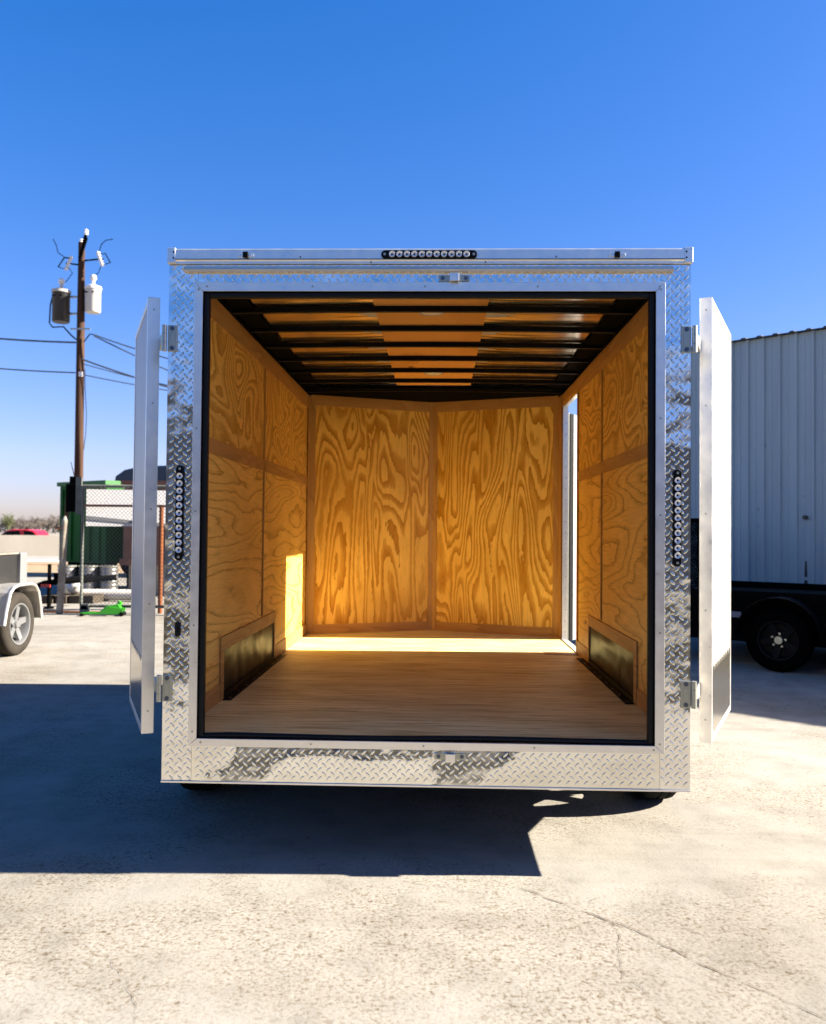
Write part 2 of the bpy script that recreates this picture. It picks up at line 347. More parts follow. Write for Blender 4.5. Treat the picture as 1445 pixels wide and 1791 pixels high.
# diamond plate, flat sheets 3 mm proud of the frame behind; one part per sheet
def sheet(x0, x1, z0, z1, y=0., ph=(0, 0), skip=None, mt=None):
    p = MB().box(x0, x1, y, y + .003, z0, z1).build("diamond_plate", mt or m_plate, T)
    lugs(MB(), (x0, y, z0), (1, 0, 0), (0, 0, 1), x1 - x0, z1 - z0, ph=ph).build("plate_tread", m_lug, p)
sheet(-FX, -.944, ZB, ZT, ph=(.004, .01)); sheet(.946, FX, ZB, ZT, ph=(.012, .004))
def plate2_b(n, b):
    # tilted patches shaped to put dark reflections into the plate: heights in metres
    co = coords(n); sx = N(n, 'SeparateXYZ'); n.links.new(co, sx.inputs[0])
    nz = tex(n, coords(n, (1, 1, 1), (7, 1, 4)), 7, 2, .5)
    x = math_(n, 'ADD', math_(n, 'ADD', sx.outputs[0], math_(n, 'MULTIPLY', math_(n, 'SUBTRACT', nz, .5), .22)), math_(n, 'MULTIPLY', math_(n, 'SUBTRACT', sx.outputs[2], .41), -.55))
    z = math_(n, 'ADD', sx.outputs[2], math_(n, 'MULTIPLY', math_(n, 'SUBTRACT', tex(n, coords(n, (1, 1, 1), (1, 5, 2)), 6, 2), .5), .07))
    def ss(v, a, c):
        q = N(n, 'MapRange', interpolation_type='SMOOTHSTEP'); q.inputs[1].default_value = a; q.inputs[2].default_value = c; n.links.new(v, q.inputs[0]); return q.outputs[0]
    inv = lambda v: math_(n, 'SUBTRACT', 1., v); mul = lambda a, c: math_(n, 'MULTIPLY', a, c)
    A = mul(ss(x, -.86, -.78), inv(ss(x, -.66, -.56))); B = mul(ss(z, .425, .463), mul(ss(x, -.70, -.6), inv(ss(x, .12, .2)))); Cc = mul(ss(x, .0, .08), inv(ss(x, .26, .36)))
    mk = N(n, 'Clamp'); n.links.new(math_(n, 'ADD', math_(n, 'ADD', A, B), Cc), mk.inputs[0])
    AC = N(n, 'Clamp'); n.links.new(math_(n, 'ADD', A, Cc), AC.inputs[0])
    h = math_(n, 'ADD', mul(AC.outputs[0], math_(n, 'MULTIPLY', math_(n, 'SUBTRACT', sx.outputs[2], .41), -.100)), mul(mul(B, inv(AC.outputs[0])), math_(n, 'MULTIPLY', math_(n, 'SUBTRACT', z, .444), -.100)))
    h = math_(n, 'ADD', h, math_(n, 'MULTIPLY', tex(n, coords(n), 6, 2), .0035))
    bump(n, b, h, 1.0, 1.0)
m_plate2 = mat("reflection_tilted_plate_metal", (.76, .745, .69), .1, 1., build=plate2_b)
sheet(-.943, .945, ZB, .488, ph=(.006, 0), mt=m_plate2); sheet(-.943, .945, 2.38, ZT, ph=(.004, .012))
for s in (-1, 1):
    x = s * (FX + .0015)
    p = MB().box(min(x, x - s * .003), max(x, x - s * .003), .0035, .16, .338, ZT).build("corner_plate", m_plate, T)
    mb = MB(); lugs(mb, (x, .16 if s < 0 else 0.0035, ZB), (0, 1 if s > 0 else -1, 0), (0, 0, 1), .156, ZT - ZB, h=.0026); mb.build("plate_tread", m_lug, p)
# rear framework behind the plates
MB().box(-1.062, -.93, .0035, .06, .36, 2.45).box(.93, 1.062, .0035, .06, .36, 2.45).box(-.93, .93, .0035, .06, .36, .50).box(-.93, .93, .0035, .06, 2.36, 2.45).build("rear_frame", m_blackm, T)
# top extrusion
tt = MB().prism([(-FX - .002, -.018, 2.470), (-FX - .002, -.018, 2.512), (-FX - .002, -.012, 2.518), (-FX - .002, .05, 2.520), (-FX - .002, .05, 2.456), (-FX - .002, -.010, 2.456), (-FX - .002, -.010, 2.466), (-FX - .002, -.014, 2.470)], (2 * FX + .004, 0, 0))
tt = tt.build("top_trim", m_alu, T, bevel=.0015)
sc_m = m_blackm
MB().box(-1.066, 1.066, -.0195, -.018, 2.4725, 2.4745).build("trim_groove", m_black, tt)
MB().box(-FX - .004, -FX + .03, -.020, .05, 2.458, 2.521).box(FX - .03, FX + .004, -.020, .05, 2.458, 2.521).each("end_cap", m_alu, tt, bevel=.002)
mb = MB()
for x in (-1.042, 1.042):
    for z in (2.478, 2.502): mb.cyl((x, -.0205, z), (x, -.023, z), .0035, seg=8)
for x in (-.52, .0, .52, -.23, .235): mb.cyl((x, -.0185, 2.460 if abs(x) in (.23, .235) else 2.482), (x, -.021, 2.460 if abs(x) in (.23, .235) else 2.482), .003, seg=8)
mb.each("screw", sc_m, tt)
m_drip = noisy("drip_rail_aluminium", (.62, .55, .44), (.74, .68, .57), 5, .35, 0, .6)
MB().prism([(-1.002, -.004, 2.424), (-1.002, -.020, 2.422), (-1.002, -.022, 2.431), (-1.002, -.010, 2.434), (-1.002, -.008, 2.447), (-1.002, -.0005, 2.447), (-1.002, -.0005, 2.424)], (1.995, 0, 0)).build("drip_rail", m_drip, T)
# light bars
def light_bar(c, horiz, n=11, L=.39, name="marker_light_bar"):
    c = Vector(c); u = Vector((1, 0, 0)) if horiz else Vector((0, 0, 1)); v = Vector((0, 0, 1)) if horiz else Vector((-1, 0, 0))
    hw = .0165; prof = []
    for k in range(17):
        t = -math.pi / 2 + math.pi * k / 16; prof.append(c + u * (L / 2 - hw + hw * math.cos(t)) + v * hw * math.sin(t))
    for k in range(17):
        t = math.pi / 2 + math.pi * k / 16; prof.append(c + u * (-L / 2 + hw + hw * math.cos(t)) + v * hw * math.sin(t))
    b = MB().prism(prof, (0, -.009, 0)).build(name, m_black, T, bevel=.002)
    sp = (L - .058) / n
    for k in range(n):
        q = c + u * ((k - (n - 1) / 2) * sp) + Vector((0, -.009, 0))
        MB().lathe([(.0001, -.001), (.0035, -.002), (.0042, .0005), (.006, .0012), (.0085, .004), (.0118, .0052), (.0128, .003), (.0130, 0)], q, (0, -1, 0), 20).build("lamp", m_lens, b, True, auto=60)
    for s in (-1, 1):
        q = c + u * s * (L / 2 - .0145) + Vector((0, -.009, 0)); MB().cyl(q, q + Vector((0, -.002, 0)), .0055, seg=12).build("screw", m_galv, b)
light_bar((.006, -.018, 2.4905), True); light_bar((-1.006, -.001, 1.433), False, name="tail_light_bar"); light_bar((1.0115, -.001, 1.4295), False, name="tail_light_bar")
for x in (-.744, .765):
    b = MB().box(x - .026, x + .026, -.0215, -.018, 2.481, 2.497).cyl((x - .026, -.0182, 2.489), (x - .026, -.0216, 2.489), .008).cyl((x + .026, -.0182, 2.489), (x + .026, -.0216, 2.489), .008).build("license_lamp", m_alu, T, bevel=.001)
    MB().box(x - .011, x + .011, -.030, -.0215, 2.477, 2.501).build("lamp_housing", m_black, b, bevel=.002)
    MB().cyl((x - .022, -.0216, 2.489), (x - .022, -.0235, 2.489), .004, seg=8).cyl((x + .022, -.0216, 2.489), (x + .022, -.0235, 2.489), .004, seg=8).each("screw", m_lens, b)
# wiring grommet on the left
pr = []
for k in range(24):
    t = 2 * math.pi * k / 24; pr.append((-1.007 + .0115 * math.cos(t), -.0016, .959 + .0115 * math.sin(t) + (.019 if math.sin(t) > 0 else -.019)))
gr = MB().prism(pr, (0, -.006, 0)).build("cable_port", m_rubber, T, bevel=.002)
MB().cyl((-1.004, -.008, .965), (-1.004, -.012, .945), .005).build("plug", m_black, gr)
# aluminium surround of the opening, mitred
xo0, xo1, zo0, zo1, xi0, xi1, zi0, zi1 = -.9565, .9625, .486, 2.3825, -.9225, .9245, .517, 2.345
for q in ([(xo0, zo0), (xo1, zo0), (xi1, zi0), (xi0, zi0)], [(xo1, zo0), (xo1, zo1), (xi1, zi1), (xi1, zi0)], [(xo1, zo1), (xo0, zo1), (xi0, zi1), (xi1, zi1)], [(xo0, zo1), (xo0, zo0), (xi0, zi0), (xi0, zi1)]):
    c = sum((Vector((a, 0, b)) for a, b in q), Vector()) / 4
    q = [Vector((a, 0, b)) for a, b in q]; q = [c + (p - c) * .9992 for p in q]
    MB().prism([p + Vector((0, .0055, 0)) for p in q], (0, -.0125, 0)).build("opening_trim", m_alu, T, bevel=.001)
mb = MB()
for x in (-.905, -.47, -.01, .448, .94): mb.cyl((x, -.007, 2.364), (x, -.0095, 2.364), .0042, seg=10)
for x in (-.905, -.455, .0, .445, .92): mb.cyl((x, -.007, .502), (x, -.0095, .502), .0042, seg=10)
for z in (2.352, 1.78, 1.44, .975, .545): mb.cyl((-.9395, -.007, z), (-.9395, -.0095, z), .0042, seg=10)
for z in (2.352, 1.83, 1.44, .968, .525): mb.cyl((.9435, -.007, z), (.9435, -.0095, z), .0042, seg=10)
mb.each("trim_screw", m_galv, T)
# black rubber seal and jambs
MB().box(-.9225, -.898, .006, .035, .517, 2.345).box(.900, .9245, .006, .035, .517, 2.345).box(-.898, .900, .006, .035, 2.322, 2.345).build("door_seal", m_rubber, T, bevel=.006)
MB().tube([(-.905, .018, .524)] + [(x, .018 + .002 * math.sin(x * 9), .527 + .0025 * math.sin(x * 5)) for x in [i / 10 for i in range(-8, 9)]] + [(.905, .018, .524)], .011, 10).build("bottom_seal", m_rubber, T, True)
MB().box(-1.03, -.9225, .061, .12, .50, 2.46).box(.9245, 1.03, .061, .12, .50, 2.46).box(-.9225, .9245, .061, .12, 2.352, 2.46).box(-.93, -.9225, .0, .061, .517, 2.345).box(.9245, .93, .0, .061, .517, 2.345).box(-.92, .92, .0, .061, 2.345, 2.36).build("jamb", m_black, T)
MB().box(-.93, .93, .0, .061, .5005, .516).build("sill", m_black, T)
# bottom lip
MB().box(-FX - .0018, FX + .0018, -.006, .05, .3365, .3445).build("bottom_lip", m_alu, T, bevel=.001)
# latch keepers
for x, z, s in ((.110, 2.3985, 1), (.109, .4615, -1)):
    k = MB().box(x - .064, x + .062, -.006, -.0018, z - .013, z + .013).build("latch_keeper", m_galv, T, bevel=.001)
    MB().box(x - .020, x + .018, -.030, -.026, z - .017, z + .015).box(x - .020, x - .016, -.026, -.002, z - .017, z + .015).box(x + .014, x + .018, -.026, -.002, z - .017, z + .015).build("keeper_hood", m_alu, k, bevel=.001)
    for xx in (x - .048, x + .046): MB().cyl((xx, -.006, z), (xx, -.009, z), .008, seg=12).build("bolt", m_bolt, k)
# floor
MB().box(-1.035, 1.055, .061, 3.45, .49, .518).prism([(-1.035, 3.45, .49), (1.055, 3.45, .49), (.0, 3.87, .49)], (0, 0, .028)).box(-.92, .92, .03, .061, .49, .518).build("floor", m_floor, T)
# side walls (inner plywood), XL / XR inner faces
XL, XR, ZF, ZC = -1.022, 1.040, .518, 2.466
def wall_box(name, x, s, y0, y1, z0, z1, t, mt, proud=0., **k):
    """panel on wall at inner face x; s=+1 means the room is at larger x"""
    a, b = x + s * proud, x + s * (proud - t)
    return MB().box(min(a, b), max(a, b), y0, y1, z0, z1).build(name, mt, T, **k)
for x, s in ((XL, 1), (XR, -1)):
    near_y = .121; seam = 1.695; far = 3.452 if s > 0 else 2.595
    i0 = 1 if s > 0 else 5
    wall_box("wall_panel", x, s, near_y, seam - .008, .60, 1.76, .008, side_ply(i0))
    wall_box("wall_panel", x, s, near_y, seam - .008, 1.763, ZC, .008, side_ply(i0 + 1))
    wall_box("wall_panel", x, s, seam + .008, far, .60, 1.76, .008, side_ply(i0 + 2))
    wall_box("wall_panel", x, s, seam + .008, far, 1.763, ZC, .008, side_ply(i0 + 3))
    wall_box("seam_backing", x, s, seam - .012, seam + .012, .60, ZC, .004, m_blackm, -.009)
    wall_box("seam_batten", x, s, seam + .0085, seam + .030, .84, ZC - .109, .006, m_batten, .0065, bevel=.001)
    wall_box("batten", x, s, near_y, far, 1.724, 1.796, .006, m_batten_h, .0065, bevel=.001)
    wall_box("top_batten", x, s, near_y, far, ZC - .108, ZC, .006, m_batten_h, .0065, bevel=.001)
    # base boards either side of the wheel box, and the framed black wheel box panel
    wy0, wy1 = (.78, 2.07) if s > 0 else (.835, 2.09)
    wall_box("base_board", x, s, near_y, wy0 - .062, ZF, .605, .014, m_batten_h, .0065, bevel=.001)
    wall_box("base_board", x, s, wy1 + .032, far, ZF, .605, .014, m_batten_h, .0065, bevel=.001)
    wall_box("wheel_box_frame", x, s, wy0 - .060, wy1 + .030, .762, .832, .009, m_batten_h, .0095, bevel=.001)
    wall_box("wheel_box_frame", x, s, wy0 - .060, wy0, ZF, .7615, .014, m_batten_h, .0095, bevel=.001)
    wall_box("wheel_box_frame", x, s, wy1, wy1 + .030, ZF, .7615, .014, m_batten_h, .0095, bevel=.001)
    def wb(n, b):
        a = tex(n, coords(n, (1, 1, 1)), 9, 2); bump(n, b, a, 1., .03)
        pass
    gm = MB(); nu, nv = 40, 10; vv = []
    for j in range(nv + 1):
        for i in range(nu + 1):
            y = wy0 + (wy1 - wy0) * i / nu; z = ZF + (.762 - ZF) * j / nv
            e = min(i, nu - i, j * 2, (nv - j) * 2) / 4
            vv.append((x + s * .0015 + s * .011 * min(1, e) * abs(noise.noise(Vector((y * 5.5, z * 6, s * 3)))), y, z))
    gm.add(vv, [(j * (nu + 1) + i, j * (nu + 1) + i + 1, (j + 1) * (nu + 1) + i + 1, (j + 1) * (nu + 1) + i) for j in range(nv) for i in range(nu)])
    gm.build("wheel_box_panel", mat("wheel_box_black_metal", (.007, .006, .005), .34, 0., .09), T, True)
    xa = x + s * .008
    MB().box(min(xa, xa + s * .045), max(xa, xa + s * .045), wy0 - .03, wy1 + .21, ZF + .0005, ZF + .004).box(min(xa, xa + s * .004), max(xa, xa + s * .004), wy0 - .0, wy1 - .0, ZF + .004, ZF + .03).build("floor_angle", m_black, T)
    mb = MB()
    for k in range(9):
        yy = wy0 + .02 + k * (wy1 - wy0 + .14) / 8; mb.cyl((xa + s * .028, yy, ZF + .004), (xa + s * .028, yy, ZF + .0065), .005, seg=8)
    mb.each("rail_screw", m_galv, T)
# far strip of the right wall: above and beyond the side door
wall_box("wall_panel", XR, -1, 2.595, 3.452, 2.372, ZC, .008, side_ply(8))
wall_box("wall_panel", XR, -1, 3.305, 3.452, .518, 2.372, .008, m_batten)
wall_box("top_batten", XR, -1, 2.5955, 3.452, 2.4, ZC, .006, m_batten_h, .0065)
wall_box("door_trim_wood", XR, -1, 2.560, 2.5945, ZF, 2.40, .010, m_batten, .010)
wall_box("corner_batten", XL, 1, 3.385, 3.445, ZF, ZC, .006, m_batten, .013, bevel=.001)
wall_box("corner_batten", XR, -1, 3.345, 3.445, ZF, ZC, .006, m_batten, .013, bevel=.001)
# V nose
for s, mt in ((-1, m_front_l), (1, m_front_r)):
    xc = XL if s < 0 else XR
    A = Vector((xc, 3.452, 0)); B = Vector((.0, 3.852, 0)); d = (B - A).normalized(); L = (B - A).length
    nn = Vector((-d.y, d.x, 0));
    if nn.y > 0: nn = -nn
    def vb(name, t0, t1, z0, z1, proud, th, mt_, **k):
        p0 = A + d * t0 + nn * proud; p1 = A + d * t1 + nn * proud
        return MB().prism([p0 + Vector((0, 0, z0)), p1 + Vector((0, 0, z0)), p1 - nn * th + Vector((0, 0, z0)), p0 - nn * th + Vector((0, 0, z0))], (0, 0, z1 - z0)).build(name, mt_, T, **k)
    vb("front_panel", 0, L, ZF, ZC + .012, 0, .008, mt)
    vb("front_top_batten", .062, L - .041, ZC - .075, ZC + .012, .0065, .006, m_batten_h, bevel=.001)
    vb("front_base_batten", .062, L - .041, ZF, .592, .0065, .006, m_batten_h, bevel=.001)
    vb("front_side_batten", .0, .060, ZF, ZC + .012, .0065, .006, m_batten, bevel=.001)
    vb("centre_batten", L - .040, L - .003, ZF, ZC + .012, .0085, .008, m_batten, bevel=.001)
MB().box(-.022, .022, 3.80, 3.83, 2.4785, 2.52).build("nose_block", m_batten, T)
# ceiling
YB0, SP = .826, .4064
for k in range(-1, 7):
    y = YB0 + SP * k
    pts = []
    for i in range(9):
        x = -1.03 + 2.075 * i / 8; pts.append((x, 2.4665 + .010 * (1 - (x / 1.04) ** 2)))
    mb = MB()
    for (xa, za), (xb, zb) in zip(pts[:-1], pts[1:]):
        mb.add([(xa, y - .0135, za), (xb, y - .0135, zb), (xb, y + .0135, zb), (xa, y + .0135, za), (xa, y - .0135, za + .028), (xb, y - .0135, zb + .028), (xb, y + .0135, zb + .028), (xa, y + .0135, za + .028)],
               [(0, 3, 2, 1), (4, 5, 6, 7), (0, 1, 5, 4), (2, 3, 7, 6)])
    mb.build("roof_bow", m_black, T)
def arch(x): return .010 * (1 - (x / 1.04) ** 2)
for x0, x1 in ((-1.05, -.282), (.292, 1.06)):
    nx, ny = 24, 420; vv = []
    for j in range(ny + 1):
        for i in range(nx + 1):
            x = x0 + (x1 - x0) * i / nx; y = .06 + (3.14 - .06) * j / ny; A_ = .0100 * math.exp(-(abs(x) - .28) / .36) + .0006; rp_ = .0006 * math.exp(-(abs(x) - .28) / .30) * math.sin(y * 95 + 3 * noise.noise(Vector((x * 3, y * 2, 5))))
            ph_ = .9 * noise.noise(Vector((x * 1.5, round((y - YB0) / SP) * 3.1, 1)))
            vv.append((x, y, 2.4975 + arch(x) + A_ * .5 * (1 - math.cos(2 * math.pi * (y - YB0) / SP + ph_ * .3)) + rp_ + .0016 * noise.noise(Vector((x * 3.5, y * 7, 0)))))
    MB().add(vv, [(j * (nx + 1) + i, j * (nx + 1) + i + 1, (j + 1) * (nx + 1) + i + 1, (j + 1) * (nx + 1) + i) for j in range(ny) for i in range(nx)]).build("roof_lining", m_roofs, T, True)
MB().prism([(-.2815, .06, 2.4955 + .0093), (0, .06, 2.4955 + .010), (.2915, .06, 2.4955 + .0092), (.2915, .06, 2.503 + .0092), (-.2815, .06, 2.503 + .0093)], (0, 3.08, 0)).build("ceiling_strip", m_cpanel, T)
MB().prism([(-1.05, 3.141, 2.478), (1.06, 3.141, 2.478), (1.06, 3.46, 2.478), (0, 3.88, 2.478), (-1.05, 3.46, 2.478)], (0, 0, .02)).build("nose_ceiling", m_blackm, T)
MB().box(XL - .004, XL + .020, .121, 3.46, 2.4662, 2.486).box(XL - .004, XL + .13, .121, 3.46, 2.4865, 2.490).build("rail_and_dark_strip", m_blackm, T)  # slim rail plus flat black strip standing in for the sheet's dark reflection
MB().box(XR - .020, XR + .004, .121, 3.46, 2.4662, 2.486).box(XR - .13, XR + .004, .121, 3.46, 2.4865, 2.490).build("rail_and_dark_strip", m_blackm, T)
MB().cyl((-.985, 3.395, 2.463), (-.985, 3.395, 2.456), .010, seg=12).build("rail_bolt", m_galv, T)
for y in (.918, 2.61):
    d_ = MB().lathe([(.0001, -.012), (.03, -.011), (.052, -.007), (.058, -.002), (.060, 0)], (.008, y, 2.502), (0, 0, 1), 32).build("dome_light", m_lens2, T, True)
    MB().lathe([(.058, -.006), (.066, -.006), (.070, -.001), (.070, .001), (.058, .001)], (.008, y, 2.502), (0, 0, 1), 32, True).build("dome_bezel", m_white, d_, True)
# outer skin and roof
m_skin = mat("silver_grey_skin", (.42, .43, .44), .35, .3)
MB().box(-1.062, -1.050, .161, 3.46, .36, 2.455).build("side_skin", m_skin, T)
MB().box(1.050, 1.0655, .158, 2.575, .338, 2.455).box(1.050, 1.0655, 3.33, 3.46, .338, 2.455).box(1.050, 1.0655, 2.575, 3.33, .338, .49).box(1.050, 1.062, 2.575, 3.33, 2.385, 2.455).build("side_skin", m_skin, T)
MB().prism([(-1.062, 3.46, .36), (0, 4.0, .36), (1.062, 3.46, .36), (1.05, 3.46, .36), (0, 3.985, .36), (-1.05, 3.46, .36)], (0, 0, 2.095)).build("nose_skin", m_skin, T)
MB().prism([(-1.066, .05, 2.4565), (-1.066, .05, 2.509), (0, .05, 2.526), (1.066, .05, 2.509), (1.066, .05, 2.4565), (1.06, .05, 2.4565), (1.06, .05, 2.5035), (0, .05, 2.5200), (-1.06, .05, 2.5035), (-1.06, .05, 2.4565)], (0, 3.42, 0)).prism([(-1.066, 3.47, 2.4985), (1.066, 3.47, 2.4985), (0, 4.0, 2.4985)], (0, 0, .012)).build("roof", m_skin, T)
# side door frame (aluminium jambs) and the open side door
DY0, DY1 = 2.595, 3.302
MB().box(1.036, 1.078, DY1, DY1 + .028, .50, 2.385).build("side_door_jamb", m_alu, T)
MB().box(1.0405, 1.070, DY0 - .02, DY0, .50, 2.385).box(1.0405, 1.070, DY0, DY1, 2.366, 2.385).box(1.030, 1.075, DY0, DY1, .5185, .5235).build("side_door_frame", m_alu, T)
mb = MB()
for k in range(21): mb.cyl((1.060, DY1 - .0005, .58 + k * .087), (1.060, DY1 - .003, .58 + k * .087), .0045, seg=8)
mb.each("jamb_screw", m_lens, T)
MB().box(.80, 1.028, 2.46, 2.575, .5185, .5215).build("threshold_board", m_batten_h, T)
hx, hy = 1.082, 3.318
ang = math.radians(60); dd = Vector((math.cos(ang), math.sin(ang), 0)); nd = Vector((dd.y, -dd.x, 0))
def dbox(t0, t1, n0, n1, z0, z1): 
    o = Vector((hx, hy, 0)); return [o + dd * a + nd * b + Vector((0, 0, z0)) for a, b in ((t0, n0), (t1, n0), (t1, n1), (t0, n1))], (0, 0, z1 - z0)
sd = MB().prism(*dbox(.012, .70, -.035, 0, .50, 2.32)).build("side_door", m_white, T, bevel=.002)
MB().prism(*dbox(.012, .085, .0005, .012, .505, 2.315)).prism(*dbox(.68, .69, .0005, .012, .505, 2.315)).each("door_gasket", m_rubber, sd)
mb = MB().cyl((hx, hy, .51), (hx, hy, 2.31), .006, seg=10)
mb.build("piano_hinge", m_galv, sd)
# rear doors folded back along both sides
for s in (-1, 1):
    Nn = Vector((s * (1.187 if s < 0 else 1.183), .10, 0)); F = Vector((s * (1.487 if s < 0 else 1.492), .775, 0))
    d = (F - Nn).normalized(); L = (F - Nn).length; n_in = Vector((d.y, -d.x, 0))
    if n_in.x * s > 0: n_in = -n_in
    z0, z1, th = .505, 2.352, .050
    def db(t0, t1, a0, a1, za, zb):
        return [Nn + d * a + n_in * b + Vector((0, 0, za)) for a, b in ((t0, a0), (t1, a0), (t1, a1), (t0, a1))], (0, 0, zb - za)
    D = MB().prism(*db(0, .03, 0, th, z0, z1)).prism(*db(L - .03, L, 0, th, z0, z1)).prism(*db(.0302, L - .0302, .0, th, z0, z0 + .03)).prism(*db(.0302, L - .0302, .0, th, z1 - .03, z1)).build("rear_door", m_alu, T, bevel=.0015)
    MB().prism(*db(.0302, L - .0302, .004, .010, .808, z1 - .0302)).build("inner_skin", m_white, D)
    MB().prism(*db(.0302, L - .0302, .035, th - .002, z0 + .0302, z1 - .0302)).build("outer_skin", m_skin, D)
    kt = [(.0302, z0 + .0302), (L - .0302, z0 + .0302), (L - .0302, .800)]
    nt_ = 9
    for k in range(nt_ * 2 - 1, 0, -1): kt.append((.0302 + (L - .0604) * k / (nt_ * 2), .818 if k % 2 else .792))
    kt.append((.0302, .800))
    MB().prism([Nn + d * a + n_in * .001 + Vector((0, 0, z)) for a, z in kt], n_in * .0025).build("kick_plate", mat("dull_kick_plate", (.50, .46, .38), .18, .9), D)
    mb = MB()
    for z in (.60, 1.05, 1.45, 1.9, 2.3):
        q = Nn + d * .0 + n_in * .025 + Vector((0, 0, z)); mb.cyl(q, q - d * .003, .004, seg=8)
    mb.each("door_screw", m_galv, D)
    # hinges: plate on the frame, knuckle, arm and backing disc on the door
    for zc in (2.150, .718 if s < 0 else .724):
        xa, xb = s * 1.026, s * 1.066
        H = MB().box(min(xa, xb), max(xa, xb), -.0065, -.0018, zc - .054, zc + .054).build("hinge", m_galv, T, bevel=.002)
        MB().box(min(s * 1.036, s * 1.056), max(s * 1.036, s * 1.056), -.009, -.0066, zc - .026, zc + .026).build("hinge_rib", m_galv, H, bevel=.002)
        for dz in (-.041, .041):
            MB().cyl((s * 1.047, -.0066, zc + dz), (s * 1.047, -.010, zc + dz), .009, seg=14).cyl((s * 1.047, -.010, zc + dz), (s * 1.047, -.012, zc + dz), .004, seg=6).build("bolt", m_bolt, H)
        kn = MB()
        for a, b in ((-.054, -.020), (-.0185, .0185), (.020, .054)): kn.cyl((s * 1.078, -.010, zc + a), (s * 1.078, -.010, zc + b), .0105, seg=16)
        kn.build("knuckle", m_galv, H, True)
        arm = [(s * 1.082, -.004, 0), (s * 1.096, .012, 0), (s * 1.112, .050, 0), (s * 1.136, .116, 0)]; mb = MB()
        for a, b, h0, h1 in zip(arm[:-1], arm[1:], (.018, .020, .023), (.020, .023, .026)):
            a, b = Vector(a), Vector(b); q = Vector((b.y - a.y, a.x - b.x, 0)).normalized() * .0035
            mb.add([a + q + Vector((0, 0, zc - h0)), b + q + Vector((0, 0, zc - h1)), b - q + Vector((0, 0, zc - h1)), a - q + Vector((0, 0, zc - h0)),
                    a + q + Vector((0, 0, zc + h0)), b + q + Vector((0, 0, zc + h1)), b - q + Vector((0, 0, zc + h1)), a - q + Vector((0, 0, zc + h0))],
                   [(0, 3, 2, 1), (4, 5, 6, 7), (0, 1, 5, 4), (1, 2, 6, 5), (2, 3, 7, 6), (3, 0, 4, 7)])
        mb.build("hinge_arm", m_galv if s < 0 else m_alu, H)
# chassis
ch = MB().box(-1.0, -.93, .08, 3.4, .34, .44).box(.93, 1.0, .08, 3.4, .34, .44)
for k in range(9): ch.box(-.93, .93, .10 + k * .41, .14 + k * .41, .40, .45)
ch.box(-1.045, 1.045, .062, 3.44, .455, .4895)
for y in (1.04, 1.86): ch.box(-1.05, 1.05, y - .03, y + .03, .30, .36)
for s in (-1, 1): ch.prism([(s * .93, .55, .34), (s * .93, .70, .25), (s * .93, 2.15, .25), (s * .93, 2.3, .34)], (s * .05, 0, 0))
ch.build("chassis", m_blackm, T)
MB().box(-.05, .05, 3.4, 5.2, .38, .45).build("tongue", m_blackm, T)
m_tyre = noisy("tyre_rubber", (.005, .005, .005), (.009, .009, .008), 8, .9)
m_rimw = mat("silver_wheel", (.72, .72, .72), .3, .7)
for s in (-1, 1):
    for y in (1.04, 1.86): build_wheel(T, (s * 1.165, y, .345), (s, 0, 0), .345, .205, m_tyre, m_rimw)
    f = MB(); prf = [(.66, .36), (.72, .60), (.84, .755), (2.08, .755), (2.22, .60), (2.30, .36)]
    for (y0, a), (y1, b) in zip(prf[:-1], prf[1:]):
        f.add([(s * 1.068, y0, a), (s * 1.235, y0, a), (s * 1.235, y1, b), (s * 1.068, y1, b), (s * 1.068, y0, a + .004), (s * 1.235, y0, a + .004), (s * 1.235, y1, b + .004), (s * 1.068, y1, b + .004)], [(0, 3, 2, 1), (4, 5, 6, 7), (0, 1, 5, 4), (2, 3, 7, 6), (1, 2, 6, 5)])
    f.build("fender", m_alu, T)

# ------------------------------------------------------------------ metal building on the right
BD = Vector((.757, -.653, 0)); BN = Vector((-.653, -.757, 0)); P0 = Vector((3.94, 8.0, 0)) - BD * .8; BH = 3.93
Bt = thing("metal_building", "pale blue grey ribbed metal building standing behind the black utility trailer", "building", (0, 0, 0))
rib, LN = .205, 13.6
prof = []; t = 0
while t < LN:
    for dt, dn in ((0, 0), (.014, .036), (.040, .036), (.054, 0), (.105, .0), (.111, .007), (.130, .007), (.136, 0)):
        prof.append((t + dt, dn))
    t += rib
prof.append((LN, 0))
mb = MB(); vv = []
for z in (0., BH):
    for a, b in prof: vv.append(P0 + BD * a + BN * b + Vector((0, 0, z)))
k = len(prof); mb.add(vv, [(i, i + 1, k + i + 1, k + i) for i in range(k - 1)])
def bl(n, b):
    co = coords(n, (1, 1, .12)); a = tex(n, co, 3, 4); st = tex(n, coords(n, (3, 3, .25), (3, 1, 1)), 5, 5, .7); lo = tex(n, coords(n), 9, 5, .6)
    c = ramp(n, a, [(.3, (.31, .36, .36)), (.7, (.37, .43, .425))])
    rust = math_(n, 'MULTIPLY', ramp(n, st, [(.60, 0), (.70, .8)]), ramp(n, lo, [(.55, 0), (.68, 1)]))
    c = mixc(n, rust, c, (.10, .07, .05))
    n.links.new(c, b.inputs['Base Color'])
m_bldg = mat("painted_wall_sheet", rough=.5, build=bl)
mb.build("wall_cladding", m_bldg, Bt)
dep = -BN * 9
mb = MB().prism([P0, P0 + dep, P0 + dep + Vector((0, 0, BH + 1.1)), P0 + Vector((0, 0, BH))], BD * .05)
mb.prism([P0 + BD * (LN - .05), P0 + BD * (LN - .05) + dep, P0 + BD * (LN - .05) + dep + Vector((0, 0, BH + 1.1)), P0 + BD * (LN - .05) + Vector((0, 0, BH))], BD * .05)
